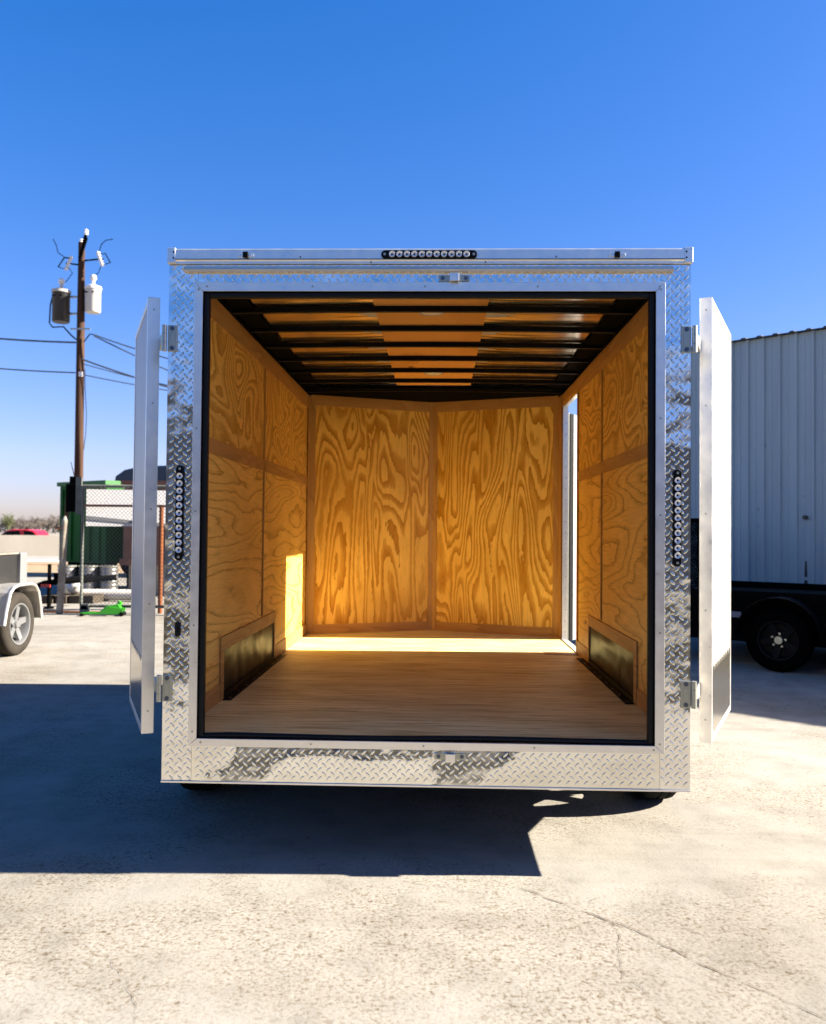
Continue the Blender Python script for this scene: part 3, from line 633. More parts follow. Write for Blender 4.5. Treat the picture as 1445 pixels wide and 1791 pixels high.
mb.prism([P0 + dep, P0 + dep + BD * LN, P0 + dep + BD * LN + Vector((0, 0, BH + 1.1)), P0 + dep + Vector((0, 0, BH + 1.1))], BN * .05).build("end_walls", m_bldg, Bt)
# roof sheet with ribs along the fall
rp = []; t = -.05
while t < LN + .05:
    for dt, dn in ((0, 0), (.02, .016), (.06, .016), (.08, 0)): rp.append((t + dt, dn))
    t += rib
rp.append((LN + .05, 0)); vv = []; k = len(rp)
for o in (BN * .07 + Vector((0, 0, BH + .012)), dep + Vector((0, 0, BH + 1.13))):
    for a, b in rp: vv.append(P0 + BD * a + o + Vector((0, 0, b)))
for o in (BN * .07 + Vector((0, 0, BH - .002)), dep + Vector((0, 0, BH + 1.11))):
    for a, b in rp: vv.append(P0 + BD * a + o + Vector((0, 0, b * .0)))
fs = [(i, i + 1, k + i + 1, k + i) for i in range(k - 1)] + [(2 * k + i, 3 * k + i, 3 * k + i + 1, 2 * k + i + 1) for i in range(k - 1)] + [(i, 2 * k + i, 2 * k + i + 1, i + 1) for i in range(k - 1)]
MB().add(vv, fs).build("roof", mat("galvalume_roof", (.035, .038, .042), .7), Bt)
mb = MB()
for z in (2.02,):
    t = .066
    while t < LN: 
        q = P0 + BD * (t - .026) + BN * .026 + Vector((0, 0, z + .01 * math.sin(t * 7))); mb.cyl(q, q + BN * .004, .007, seg=6); t += rib
mb.each("wall_screw", m_blackm, Bt)
m_rs = noisy("rust_run", (.05, .045, .04), (.11, .09, .075), 12, .9)
q = P0 + BD * 1.78 + BN * .006
MB().cyl(q + Vector((0, 0, 1.58)), q + BN * .05 + Vector((0, 0, 1.58)), .028, seg=12).build("wall_fitting", m_rs, Bt, True)
for zc, hh, ww in ((.93, .10, .018), (.74, .05, .03)):
    MB().prism([q + BD * -ww + Vector((0, 0, zc - hh)), q + BD * ww + Vector((0, 0, zc - hh)), q + BD * ww * .6 + Vector((0, 0, zc + hh)), q + BD * -ww * .5 + Vector((0, 0, zc + hh))], BN * .003).build("rust_scar", m_rs, Bt)

# ------------------------------------------------------------------ black utility trailer in front of the building
ba = math.atan2(-.56, .83)
U = thing("utility_trailer", "black utility trailer with upright mesh ramp gate parked in the shade below the ribbed wall", "trailer", (3.53, 5.22, 0), ba)
# local: +x runs towards the near right, -y faces the camera
MB().box(-1.25, 2.6, .02, 1.9, .60, .68).box(-1.25, 2.6, .0, .05, .68, .775).box(-1.25, 2.6, 1.86, 1.91, .68, .775).box(-1.25, 2.6, .03, 1.88, .25, .60).build("frame", m_blackm, U, bevel=.004)
MB().box(-1.2, 2.55, .05, 1.86, .682, .70).build("deck", noisy("dark_deck_wood", (.010, .008, .006), (.02, .015, .01), 5), U)
gt = MB().box(-1.30, -1.26, 0, .04, .62, 1.55).box(-1.30, -1.26, 1.87, 1.91, .62, 1.55).box(-1.30, -1.26, .0, 1.91, 1.51, 1.55)
for y in (.45, .95, 1.45): gt.box(-1.295, -1.265, y - .02, y + .02, .62, 1.51)
gt = gt.build("ramp_gate", m_blackm, U)
mb = MB(); st = .045; y0, y1, z0, z1 = .04, 1.87, .70, 1.51
def diag_wires(mb, P, W, H, st, r):
    """diamond mesh over W x H; P(u,v) gives the 3-D point"""
    k = -H
    while k < W:
        a0 = max(k, 0); a1 = min(k + H, W)
        if a1 > a0:
            mb.cyl(P(a0, a0 - k), P(a1, a1 - k), r, seg=3, cap=False); mb.cyl(P(a0, H - (a0 - k)), P(a1, H - (a1 - k)), r, seg=3, cap=False)
        k += st
diag_wires(mb, lambda u, v: (-1.28, y0 + u, z0 + v), y1 - y0, z1 - z0, st, .005)
mb.build("gate_mesh", m_blackm, gt)
# mesh side panel seen between the two open parts
sg = MB().box(-1.25, -.62, -.012, .012, 1.50, 1.53).box(-1.25, -1.225, -.012, .012, .775, 1.50).box(-.97, -.93, -.012, .012, .775, 1.50).box(-.645, -.62, -.012, .012, .775, 1.50).build("side_guard", m_blackm, U)
mb = MB(); diag_wires(mb, lambda u, v: (-1.225 + u, .0, .775 + v), .58, .725, .035, .004); mb.build("guard_mesh", m_blackm, sg)
m_tyred = mat("black_tyre", (.002, .002, .002), 1., spec=.0); m_rimd = mat("black_wheel", (.003, .003, .004), .6, spec=.1)
for x in (.0, .80):
    build_wheel(U, (x, -.12, .315), (0, -1, 0), .315, .20, m_tyred, m_rimd, dark=True, frac=.6)
mb = MB()
for xc in (0., .80):
    rr = .405; pts = [(xc + rr * math.cos(math.pi * k / 14), .33 + rr * math.sin(math.pi * k / 14)) for k in range(15)]
    for (xa, za), (xb, zb) in zip(pts[:-1], pts[1:]):
        mb.add([(xa, -.24, za), (xb, -.24, zb), (xb, -.001, zb), (xa, -.001, za), (xa, -.24, za + .006), (xb, -.24, zb + .006), (xb, -.001, zb + .006), (xa, -.001, za + .006)], [(0, 1, 2, 3), (4, 5, 6, 7), (0, 1, 5, 4), (3, 2, 6, 7)])
mb.build("fender", m_black, U)
MB().box(-.62, -.40, -.03, -.002, .50, .56).build("marker_light", mat("blue_grey_reflector", (.06, .09, .16), .3), U)
MB().box(-1.33, -1.25, .1, .3, .02, .62).box(-1.33, -1.25, 1.6, 1.8, .02, .62).each("stabilizer_leg", m_blackm, U)

# ------------------------------------------------------------------ grey utility trailer at the left edge
G = thing("utility_trailer", "low grey open trailer with silver fender and spoked wheel at the left edge", "trailer", (-4.5, 5.5, 0))
m_grey = noisy("dark_grey_panel", (.014, .014, .014), (.022, .021, .019), 3, .5)
MB().box(-1.6, -.10, -2.6, .27, .50, 1.07).build("box_body", m_grey, G, bevel=.006)
MB().box(-.12, -.06, .272, .42, .50, 1.085).box(-1.64, -1.58, .272, .42, .50, 1.085).each("corner_post", mat("dull_aluminium", (.30, .30, .29), .45, .7), G, bevel=.006)
MB().box(-1.62, -.085, -2.62, .27, 1.0705, 1.09).build("top_rail", noisy("brown_top_rail", (.13, .11, .09), (.2, .18, .15), 4), G)
prf = [(-.44, .36), (-.40, .50), (-.33, .68), (-.26, .735), (-.15, .755), (.12, .755), (.22, .73), (.29, .66), (.345, .50), (.37, .36)]; f = MB()
for (a, za), (b, zb) in zip(prf[:-1], prf[1:]):
    f.add([(-.098, a, za), (.13, a, za), (.13, b, zb), (-.098, b, zb), (-.098, a, za + .006), (.13, a, za + .006), (.13, b, zb + .006), (-.098, b, zb + .006)], [(0, 3, 2, 1), (4, 5, 6, 7), (0, 1, 5, 4), (2, 3, 7, 6), (1, 2, 6, 5)])
f.tube([(.135, a, z) for a, z in prf], .018, 8)
f.build("fender", m_alu, G)
MB().box(-1.5, -.12, -2.6, .27, .36, .4999).build("chassis", m_blackm, G)
build_wheel(G, (0, -.02, .335), (1, 0, 0), .335, .20, noisy("worn_tyre", (.020, .017, .013), (.035, .030, .024), 6, .9), mat("bright_wheel", (.26, .26, .255), .4, .7), frac=.64)
hub2 = build_wheel(G, (-1.7, -.02, .335), (-1, 0, 0), .335, .20, MATS["worn_tyre"], MATS["bright_wheel"], frac=.64)
MB().box(-.25, .02, .425, .60, .37, .49).build("tool_box", m_white, G, bevel=.01)
MB().box(-.2, -.02, .42, .52, .24, .31).build("step", m_white, G, bevel=.01)
MB().box(-.86, -.78, .42, 1.3, .40, .48).build("tongue", m_alu, G)

# ------------------------------------------------------------------ chain link gate, posts
m_rustw = noisy("flaking_white_paint", (.42, .40, .34), (.30, .18, .10), 7, .9)
m_rust = noisy("rusty_steel", (.20, .09, .045), (.36, .17, .09), 9, .9)
m_orange = noisy("orange_rust_pipe", (.20, .065, .02), (.13, .045, .02), 6, .8)
m_pale = noisy("grey_weathered_post", (.08, .085, .075), (.15, .155, .13), 8, .9)
GT = thing("sliding_gate", "rusty chain link sliding gate with a white sheet behind its mesh", "gate", (-5.6, 9.8, 0))
fr = MB()
for z in (2.03, .13): fr.cyl((.0, 0, z), (3.4, 0, z), .024, seg=10)
for x in (.0, 1.7, 3.4): fr.cyl((x, 0, .13), (x, 0, 2.03), .024, seg=10)
fr.build("gate_frame", m_pale, GT, True)
MB().cyl((.024, -.0, 1.72), (3.376, 0, 1.72), .020, seg=10).build("middle_rail", m_rust, GT, True)
mb = MB(); diag_wires(mb, lambda u, v: (u, -.03, .14 + v), 3.4, 1.88, .062, .0027)
mb.build("chain_link_mesh", mat("galvanised_wire", (.11, .11, .105), .6, .4), GT)
rs = Matrix.Translation((.03, .06, 0)) @ Matrix.Rotation(math.radians(16), 4, 'Z')
MB().box(0, 3.2, 0, .012, 1.50, 1.985).box(0, 3.2, -.004, .008, 1.395, 1.4995).xf(rs).build("white_sheet", mat("bright_white_sheet", (.55, .54, .53), .6), GT)
MB().prism([(.0, -.006, 1.50), (.0, -.006, 1.56), (1.4, -.006, 1.43), (1.4, -.006, 1.39)], (0, -.01, 0)).xf(rs).build("sheet_grey_strip", mat("grey_strip", (.14, .145, .15), .7), GT)  # grey slanting strip across the sheet's lower edge
rl = MB().box(.0, .13, -.05, .06, .08, .16).build("roller_bracket", m_pale, GT)
MB().cyl((.065, -.05, .07), (.065, .05, .07), .07, seg=20).build("roller", m_pale, rl, True)
MB().box(-1.6, .6, .10, .16, .001, .035).build("gate_track", m_rust, GT)
PW = thing("gate_post", "leaning white and rust flaked steel post left of the gate", "post", (-5.92, 9.75, 0))
MB().tube([(0, 0, 0), (.03, 0, .7), (.06, 0, 1.48)], [.055, .052, .05], 12).tube([(.06, 0, 1.48), (.062, 0, 1.55)], [.05, .02], 12).build("shaft", noisy("flaking_pale_paint", (.27, .25, .20), (.14, .10, .07), 9, .9), PW, True)
MB().cyl((-.09, .0, 1.36), (.03, .0, 1.36), .02, seg=8).build("hinge_stub", m_rust, PW)
PB = thing("gate_post", "tall dark slotted post with a black box and grey channel on top", "post", (-5.98, 9.95, 0))
MB().tube([(-.03, 0, 0), (.08, 0, 2.05)], .035, 10).build("shaft", noisy("dark_rust_post", (.05, .035, .022), (.11, .07, .04), 6, .9), PB, True)
MB().box(.06, .25, -.06, .06, 1.62, 2.07).box(.11, .22, -.05, .05, 2.07, 2.19).build("motor_box", m_blackm, PB, bevel=.01)
MB().box(.235, .33, -.09, -.065, 1.58, 2.18).build("channel", m_pale, PB)
MB().cyl((.17, 0, 2.19), (.11, 0, 2.42), .006, seg=6).build("antenna", m_blackm, PB)
OP = thing("fence_post", "orange rusty pipe standing upright behind the gate", "post", (-4.42, 10.05, 0))
MB().cyl((0, 0, 0), (0, 0, 1.72), .035, seg=12).build("pipe", m_orange, OP, True)
MB().cyl((0, 0, 1.72), (0, 0, 1.75), .042, .03, seg=12).build("cap", m_rust, OP, True)
# bright green ramp/jack on the ground by the gate
m_green = mat("bright_green_paint", (.035, .30, .015), .4)
GJ = thing("floor_jack", "bright green floor jack lying on the concrete before the gate", "jack", (-5.15, 9.55, 0), .1)
MB().prism([(-.33, -.06, .03), (.30, -.06, .03), (.33, -.06, .12), (.12, -.06, .15), (-.05, -.06, .06), (-.33, -.06, .05)], (0, .02, 0)).prism([(-.33, .06, .03), (.30, .06, .03), (.33, .06, .12), (.12, .06, .15), (-.05, .06, .06), (-.33, .06, .05)], (0, .02, 0)).each("side_plate", m_green, GJ, bevel=.004)
MB().prism([(-.05, -.035, .06), (.28, -.035, .13), (.24, -.035, .19), (.05, -.035, .15)], (0, .09, 0)).build("lift_arm", m_green, GJ, bevel=.006)
MB().cyl((.30, -.08, .035), (.30, .10, .035), .035, seg=16).cyl((-.30, -.08, .025), (-.30, .10, .025), .025, seg=16).each("caster", m_black, GJ, True)
MB().cyl((.24, .01, .17), (.27, .01, .22), .035, seg=14).build("saddle", m_green, GJ)
# black tongue jack behind the left post
TJ = thing("trailer_tongue", "black trailer tongue propped on its upright jack beside the gate post", "trailer part", (-6.49, 10.6, 0))
MB().cyl((0, 0, .03), (0, 0, .75), .035, .03, seg=12).cyl((0, 0, .0), (0, 0, .03), .08, seg=16).build("jack", m_blackm, TJ, True)
MB().tube([(-.28, 0, .36), (-.1, .0, .42), (.1, .05, .45), (.9, .6, .5)], [.03, .05, .05, .05], 8).tube([(-.1, 0, .42), (.3, 1.0, .5)], .045, 8).build("a_frame", m_blackm, TJ)
MB().box(.08, .26, -.03, .08, .46, .60).build("coupler_lock", m_blackm, TJ, bevel=.01)
MB().box(-.12, .04, -.06, -.04, .36, .41).build("red_reflector", mat("red_reflector", (.35, .03, .02), .4), TJ)
# things behind the gate
m_gd = noisy("green_container_paint", (.012, .075, .012), (.02, .10, .016), 2, .6)
GC = thing("dumpster", "dark and bright green steel roll off container behind the gate", "container", (-7.1, 14.4, 0), math.radians(-35))
mb = MB().box(-1.3, .45, -.25, 2.0, .62, 2.27)
for x in (-1.2, -.85, -.5, -.15, .2): mb.box(x, x + .06, -.29, -.25, .66, 2.2)
mb.build("body", m_gd, GC)
MB().box(-1.34, .50, -.31, 2.05, 2.2705, 2.36).build("top_rail", mat("top_rail_green", (.012, .10, .010), .6), GC)  # top rail in a slightly brighter green than the body
MB().box(-1.2, .35, -.1, .1, .0, .62).box(-1.2, .35, 1.4, 1.6, .0, .62).each("skid", m_blackm, GC)
m_brown = noisy("brown_corrugated_steel", (.16, .075, .05), (.22, .11, .07), 3, .7)
BS = thing("storage_container", "brown steel storage container right of the green container", "container", (-4.79, 13.5, 0))
mb = MB(); pts = []; x = -1.55
while x < 2.4:
    pts += [(x, 0), (x + .05, -.04), (x + .15, -.04), (x + .20, 0)]; x += .28
mb.prism([(a, b, .75) for a, b in pts] + [(2.5, 2.4, .75), (-1.55, 2.4, .75)], (0, 0, 1.5)).build("walls", m_brown, BS)
MB().box(-1.6, 2.6, -.06, 2.45, .62, .7499).box(-1.6, 2.6, -.06, 2.45, 2.2501, 2.33).build("frame_rail", m_brown, BS)
MB().box(-1.5, 2.5, .2, 2.2, 0, .62).build("base_block", noisy("tan_block", (.33, .27, .20), (.42, .35, .26), 3), BS)
RV = thing("parked_bus", "dark red vehicle with rounded blue black roof behind the brown container", "bus", (-7.2, 19.6, 0))
roof = [(-1.75, 2.55), (-1.70, 2.80), (-1.45, 2.98), (-1.0, 3.08), (0, 3.12), (1.2, 3.12), (2.0, 3.0), (2.3, 2.55)]
MB().prism([(a, 0, z) for a, z in roof], (0, 2.2, 0)).build("roof", mat("blue_black_gloss", (.015, .025, .045), .2), RV, bevel=.04)
MB().box(-1.77, 2.32, -.02, 2.22, 2.47, 2.549).build("white_stripe", m_white, RV)
MB().box(-1.75, 2.3, 0, 2.2, .5, 2.469).build("body", mat("dark_red_paint", (.13, .012, .012), .35), RV, bevel=.03)
for x in (-1.1, 1.6):
    for y, s in ((.1, -1), (2.1, 1)): build_wheel(RV, (x, y, .45), (0, s, 0), .45, .22, m_tyred, m_rimd)
# ribbed drums
m_drum = noisy("galvanised_drum", (.18, .175, .17), (.34, .33, .31), 4, .3, 0, .8)
drum = thing("steel_drum", "ribbed silver drum, leftmost of three in front of the green container", "drum", (-7.28, 13.05, 0), 0, "silver drums behind the gate")
pf = [(.0001, .62), (.17, .62), (.18, .625)]
for k in range(8): pf += [(.18, .60 - k * .075), (.172, .58 - k * .075), (.172, .56 - k * .075), (.18, .54 - k * .075)]
pf += [(.18, 0), (.0001, 0)]
MB().lathe(pf, (0, 0, 0), (0, 0, 1), 24).build("barrel", m_drum, drum, True, auto=30)
MB().lathe([(.178, .60), (.186, .60), (.186, .615), (.178, .615)], (0, 0, 0), (0, 0, 1), 24, True).build("hoop", m_galv, drum)
for k, lab in ((1, "ribbed silver drum, middle one of three in front of the green container"), (2, "ribbed silver drum, rightmost of three in front of the green container")):
    c = copy_tree(drum); c.location = (-7.28 + k * .40, 13.05 + .05 * k, 0); c['label'] = lab
m_log = noisy("weathered_log", (.03, .024, .018), (.07, .055, .04), 6, .9)
PP = thing("steel_pipe", "pale pipe lying on the ground behind the gate mesh", "pipe", (-6.0, 12.2, 0))
MB().lathe([(.10, -.7), (.10, .7), (.085, .7), (.085, -.7)], (0, 0, .12), (1, 0, 0), 20, True).build("pipe_barrel", noisy("pale_pipe", (.5, .46, .4), (.6, .56, .5), 5), PP, True)
MB().lathe([(.10, .60), (.125, .60), (.125, .68), (.10, .68)], (0, 0, .12), (1, 0, 0), 20, True).build("flange", m_rust, PP, True)
TK = thing("gas_cylinder", "small white gas cylinder lying on dark timbers behind the gate", "gas cylinder", (-6.62, 11.9, 0))
MB().lathe([(.0001, -.19), (.07, -.18), (.12, -.13), (.135, -.06), (.135, .06), (.12, .13), (.07, .18), (.0001, .19)], (0, 0, .285), (.5, -.8, 0), 24).build("bottle", m_white, TK, True)
MB().cyl((.085, -.14, .285), (.125, -.205, .285), .025, seg=12).build("valve", m_galv, TK)
LG = thing("timber_stack", "dark weathered timbers stacked on the ground behind the gate", "timber", (-6.6, 12.0, 0))
for i, (x, z) in enumerate([(-.35, .07), (-.12, .07), (.11, .07), (.34, .07)]): MB().box(x - .10, x + .10, -.5 + .04 * i, .55 - .03 * i, .0, .145).build("timber", m_log, LG, bevel=.008)

# ------------------------------------------------------------------ utility pole and wires
m_pole = noisy("creosoted_pole_wood", (.030, .016, .011), (.065, .036, .022), 7, .9, .004, stretch=(1, 1, .1))
PO = thing("utility_pole", "brown wooden utility pole carrying a black and a white transformer", "utility pole", (-13.15, 27, 0))
MB().tube([(.02, 0, 0), (.02, 0, 4), (.0, 0, 8.5), (-.02, 0, 11.85)], [.165, .155, .14, .115], 16).build("shaft", m_pole, PO, True)
m_porc = mat("porcelain", (.62, .60, .57), .25)
MB().prism([(-.05, -.12, 11.15), (.02, -.12, 11.15), (.26, -.12, 11.95), (.20, -.12, 12.1), (.14, -.12, 12.05)], (0, -.08, 0)).build("top_bracket", m_blackm, PO)
MB().lathe([(.02, 0), (.07, .01), (.05, .06), (.09, .08), (.06, .13), (.075, .16), (.03, .22), (.0001, .23)], (.21, -.15, 12.08), (0, 0, 1), 16).build("insulator", m_porc, PO, True)
MB().lathe([(.02, 0), (.09, .01), (.06, .05), (.09, .09), (.03, .14), (.0001, .15)], (-.02, 0, 11.85), (0, 0, 1), 16).build("insulator", m_porc, PO, True)
def transformer(x, z0, z1, r, mt, lab, top_m):
    o = MB().lathe([(.0001, z0 + .02), (r * .9, z0), (r, z0 + .05), (r, z1 - .08), (r * 1.04, z1 - .06), (r * 1.04, z1), (r * .5, z1 + .08), (.0001, z1 + .10)], (x, -.08, 0), (0, 0, 1), 24).build("transformer", mt, PO, True, label=lab)
    MB().lathe([(r * 1.05, z1 - .10), (r * 1.09, z1 - .09), (r * 1.09, z1 + .005), (r * 1.05, z1 + .01)], (x, -.08, 0), (0, 0, 1), 24, True).build("lid_band", top_m, o, True)
    MB().lathe([(.03, z1 + .08), (.07, z1 + .1), (.04, z1 + .15), (.08, z1 + .18), (.04, z1 + .23), (.09, z1 + .26), (.12, z1 + .32), (.10, z1 + .42), (.04, z1 + .46), (.0001, z1 + .47)], (x, -.08, 0), (0, 0, 1), 16).build("bushing", m_porc, o, True)
    sx = 1 if x > 0 else -1
    for zz in (z0 + .35, z1 - .2): MB().box(min(x, 0), max(x, 0), .0, .05, zz - .04, zz + .04).build("mounting_arm", m_galv, o)
    for k, a in enumerate((-2.0, -1.2)):
        q = Vector((x + r * math.cos(a), -.08 + r * math.sin(a), z1 - .25)); MB().cyl(q, q + Vector((math.cos(a), math.sin(a), 0)) * .09, .03, seg=8).build("terminal", m_blackm, o)
    return o
transformer(-.71, 8.88, 10.05, .31, mat("black_tank_paint", (.005, .005, .005), .5), "black transformer can", noisy("faded_lid", (.30, .29, .26), (.42, .41, .37), 4))
transformer(.47, 9.24, 10.18, .275, mat("light_grey_tank", (.42, .42, .40), .4), "pale grey transformer can", mat("light_grey_tank2", (.6, .6, .58), .4))
for x, z, tl in ((-.56, 11.02, -.22), (.82, 11.18, .2)):
    a = Vector((x - tl, -.1, z + .30)); b = Vector((x, -.1, z - .22)); o = MB()
    o.cyl(a, b, .045, seg=10)
    for k in range(5): p = a.lerp(b, (k + .5) / 5); o.cyl(p - (b - a).normalized() * .02, p + (b - a).normalized() * .02, .075, seg=12)
    o = o.build("cutout_fuse", m_porc, PO, True)
    s = 1 if x > 0 else -1
    MB().tube([a + Vector((s * .28, 0, -.06)), b + Vector((s * .28, 0, .12))], .022, 6).tube([a + Vector((0, 0, -.1)), a + Vector((s * .28, 0, -.06))], .014, 6).tube([b + Vector((0, 0, .04)), b + Vector((s * .28, 0, .12))], .014, 6).build("fuse_tube", m_blackm, o)
    MB().tube([(0, 0, z), (x, -.08, z + .05)], .03, 6).build("arm", m_blackm, o)
wr = MB()
wr.tube([(-1.05, -.1, 11.95), (-.93, -.1, 11.75), (-.85, -.1, 11.45), (-.6, -.1, 11.28), (-.36, -.1, 11.25)], .016, 5)
wr.tube([(1.18, -.1, 11.95), (.9, -.1, 11.9), (.75, -.1, 11.75), (.68, -.1, 11.5)], .016, 5)
wr.tube([(-.45, -.1, 10.9), (-.3, -.1, 10.7), (-.55, -.1, 10.35)], .014, 5).tube([(.75, -.1, 10.95), (.66, -.1, 10.7), (.5, -.1, 10.6)], .014, 5)
wr.tube([(-1.0, -.1, 9.95), (-1.1, -.1, 9.5), (-1.12, -.1, 8.85), (-1.0, -.1, 8.7), (-.6, -.1, 8.72), (-.3, -.1, 8.4), (-.12, -.1, 8.25)], .028, 6)
wr.tube([(.17, -.12, 8.15), (.4, -.12, 8.45), (.55, -.12, 8.42)], .022, 6)
wr.tube([(.12, .12, 4.1), (.2, .12, 4.8), (.22, .12, 5.5), (.16, .1, 6.5), (.14, .1, 7.2)], .012, 5)
wr.build("jumper_wires", m_blackm, PO)
MB().box(-.32, .42, -.16, -.12, 8.60, 8.66).build("secondary_rack", m_galv, PO)
MB().box(.02, .16, -.17, -.12, 6.88, 7.06).build("clamp", m_porc, PO)
m_wire = mat("cable_insulation", (.02, .03, .045), .6)
def wire(a, b, sag, r, lab, n=14):
    a, b = Vector(a), Vector(b); pts = [a.lerp(b, i / n) - Vector((0, 0, sag * 4 * (i / n) * (1 - i / n))) for i in range(n + 1)]
    tag(MB().tube(pts, r, 5).build("power_line", m_wire), lab, "cable", "overhead cables at the utility pole")
wire((-13.28, 26.9, 8.14), (-21, 27.4, 8.9), .12, .035, "thick upper cable running left from the utility pole")
wire((-13.28, 26.9, 7.03), (-21, 27.4, 7.8), .12, .025, "lower cable running left from the utility pole")
wire((-12.6, 26.88, 8.42), (-4.5, 27.6, 6.6), .25, .025, "highest cable sloping down right from the utility pole")
wire((-12.6, 26.86, 8.38), (-4.5, 28.2, 5.4), .25, .025, "second cable sloping down right from the utility pole")
wire((-13.0, 26.8, 7.51), (-4.5, 27.2, 5.6), .30, .032, "thick twisted cable sloping right below the transformers")
wire((-13.0, 26.84, 7.35), (-4.5, 27.8, 5.9), .22, .018, "thin cable sloping right beside the thick twisted one")
wire((-13.0, 27.1, 6.98), (-4.5, 28.6, 6.0), .15, .020, "lowest cable running right from the utility pole clamp")
# ------------------------------------------------------------------ barrier, car, scrub beyond
BR = MB().prism([(-60, -.03, .0), (-60, 0, .985), (-60, .2, .985), (-60, .3, .0)], (78, 0, 0)).xf(Matrix.Translation((-19, 36, 0)) @ Matrix.Rotation(math.radians(13), 4, 'Z')).build("road_barrier", noisy("beige_concrete_barrier", (.37, .33, .26), (.44, .395, .32), .8, .9, stretch=(1, 1, .4)))  # barrier has one mottled beige concrete tone
tag(BR, "long beige concrete barrier along the far road at left", "barrier")
RC = thing("parked_car", "red car whose roof shows above the far concrete barrier", "car", (-23.7, 44.0, -.16))
m_red = mat("red_car_paint", (.42, .012, .02), .25)
body = [(-2.2, .35), (-2.25, .7), (-1.6, .92), (-.95, .98), (1.3, .98), (2.1, .92), (2.2, .6), (2.15, .35)]
MB().prism([(a, -.85, z) for a, z in body], (0, 1.7, 0)).build("body", m_red, RC, bevel=.05)
cab = [(-1.05, .981), (-.55, 1.32), (-.2, 1.40), (.65, 1.40), (1.0, 1.32), (1.35, .981)]
MB().prism([(a, -.72, z) for a, z in cab], (0, 1.44, 0)).build("cabin", m_red, RC, bevel=.05)
MB().prism([(-.92, -.735, 1.0), (-.5, -.735, 1.29), (.20, -.735, 1.32), (.28, -.735, 1.0)], (0, .014, 0)).prism([(.50, -.735, 1.0), (.44, -.735, 1.32), (.95, -.735, 1.27), (1.2, -.735, 1.0)], (0, .014, 0)).build("side_window", m_black, RC)
for x in (-1.4, 1.35):
    for s in (-1, 1): build_wheel(RC, (x, s * .80, .32), (0, s, 0), .32, .2, m_tyred, m_rimw)
def bare_tree(x, y, h, wd, seed, lab, mt):
    random.seed(seed); t = thing("bare_tree", lab, "tree", (x, y, 0), 0, "bare trees on the horizon at left")
    MB().tube([(0, 0, 0), (.05, 0, h * .3), (0, .05, h * .55)], [.14, .10, .05], 8).build("trunk", m_twig, t)
    mb = MB()
    for i in range(46):
        a = random.uniform(0, 2 * math.pi); ln = random.uniform(.35, 1.) * wd; z0 = random.uniform(.05, .5) * h
        e = Vector((math.cos(a) * ln * .5, math.sin(a) * ln * .5, min(h * random.uniform(.55, 1.0) * (1 - .35 * (ln / wd) ** 2), h)))
        mid = Vector((e.x * .45, e.y * .45, z0 + (e.z - z0) * .6)); mb.tube([(0, 0, z0), mid, e], [.05, .035, .012], 3)
        for j in range(9):
            b = mid.lerp(e, random.uniform(-.3, 1)); q = b + Vector((random.gauss(0, .28), random.gauss(0, .28), random.uniform(.0, .5)))
            mb.cyl(b, q, .02, .008, 3, False)
            for k_ in range(3):
                c = b.lerp(q, random.random()); v1 = Vector((random.gauss(0, .1), random.gauss(0, .1), random.gauss(0, .1))); mb.add([c, c + v1, c + v1 * .5 + Vector((random.gauss(0, .1), 0, random.gauss(0, .1)))], [(0, 1, 2)])
    mb.build("crown", mt, t)
m_twig = mat("grey_twigs", (.12, .10, .085), .9); m_twg = mat("olive_foliage", (.09, .10, .04), .9)
def px2x(px, Y): return (px - 722.5) / 1475 * (Y + 3.42) + .05 - .0308 * (Y + 3.42)
Yt = 150
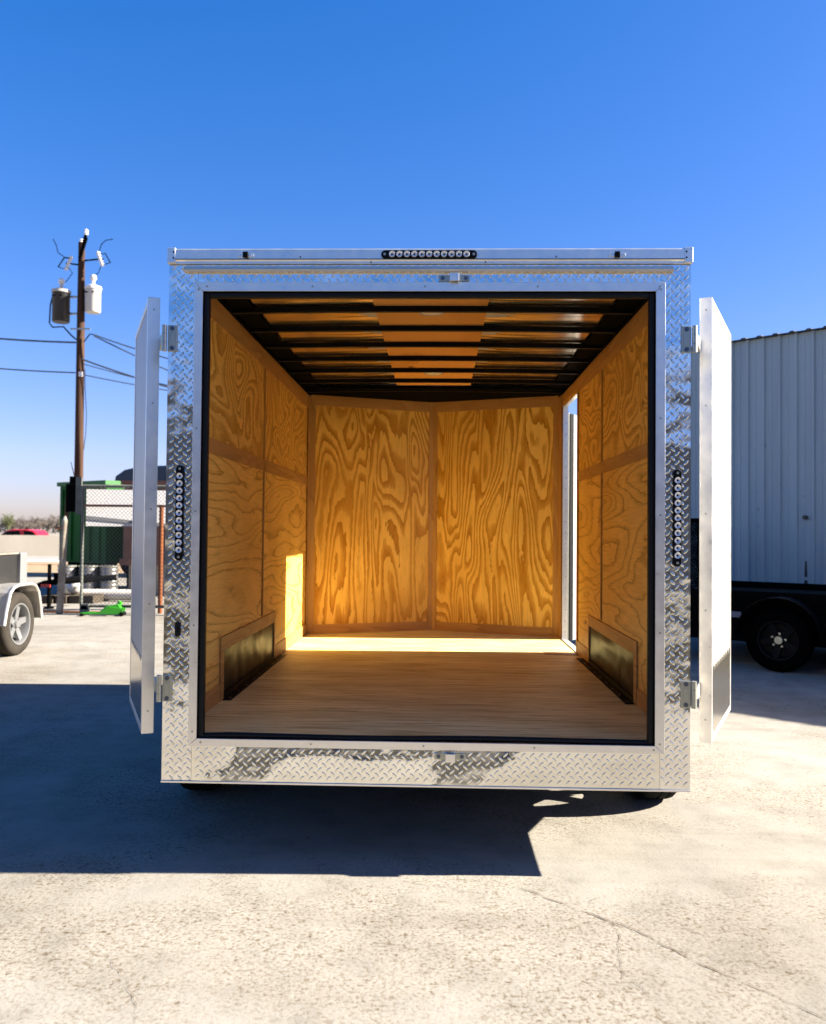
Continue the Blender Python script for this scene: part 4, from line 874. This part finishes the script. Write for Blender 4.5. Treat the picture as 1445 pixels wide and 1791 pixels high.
for i, (px, h, wd, kind) in enumerate([(3, 3.6, 3.2, 1), (14, 2.6, 3, 0), (25, 2.9, 3.2, 0), (38, 2.3, 3, 0), (50, 3.5, 3.6, 0), (62, 3.1, 3.4, 0), (76, 3.0, 3.2, 0), (89, 4.0, 4.2, 0), (101, 3.7, 4.0, 0)]):
    labs = ["olive leafed shrub tree above the left end of the barrier", "low bare tree just right of the olive one", "bare tree behind the windscreen of the red car", "lowest bare tree, above the middle of the red car roof",
            "tall airy bare tree above the rear of the red car", "bare tree just right of the red car roof", "bare tree between the red car and the gate post", "broad dense bare tree left of the gate post", "bare tree touching the gate post on the horizon"]
    bare_tree(px2x(px, Yt + i * 3), Yt + i * 3, h + .6, wd, 20 + i, labs[i], m_twg if kind else m_twig)
random.seed(5); mb = MB()
for i in range(2600):
    x = random.uniform(-110, -30); y = random.uniform(185, 200); z = random.random() ** 1.5 * (2.6 + 1.2 * noise.noise(Vector((x * .12, 0, 0)))); c = Vector((x, y, z))
    mb.add([c, c + Vector((random.gauss(0, .5), 0, random.gauss(0, .3))), c + Vector((random.gauss(0, .3), 0, random.gauss(0, .5)))], [(0, 1, 2)])
mb.build("distant_scrub", m_twig, kind='stuff')

# ------------------------------------------------------------------ unseen warehouse added behind the photographer for the bright metal to reflect
WH = thing("warehouse", "long grey metal warehouse with a white eaves band, added unseen behind the viewpoint for reflections", "building", (-4, -13, 0))
m_wh = noisy("grey_warehouse_wall", (.13, .13, .12), (.19, .19, .18), .6, .7)
vv = []; x = -22.
mb = MB(); pts = []
while x < 17:
    pts += [(x, 0), (x + .08, .05), (x + .2, .05), (x + .28, 0)]; x += .6
mb.prism([(a, b, 0) for a, b in pts] + [(17, -9, 0), (-22, -9, 0)], (0, 0, 3.45)).build("walls", m_wh, WH)
MB().box(-22.2, 17.2, -9.2, .25, 3.451, 3.95).build("eaves_band", m_white, WH)
MB().prism([(-22.2, .24, 3.951), (-22.2, -4.5, 4.7), (-22.2, -9.2, 3.951)], (39.4, 0, 0)).build("roof", m_skin, WH)
for x in (-9, 3):
    d = MB().box(x - 2, x + 2, .055, .09, .02, 3.0).build("roller_door", mat("dark_roller_door", (.06, .06, .065), .5), WH)  # dark doors added to deepen the reflected wall
    MB().box(x - .15, x + .15, .09, .12, .5, .56).build("handle", m_galv, d)
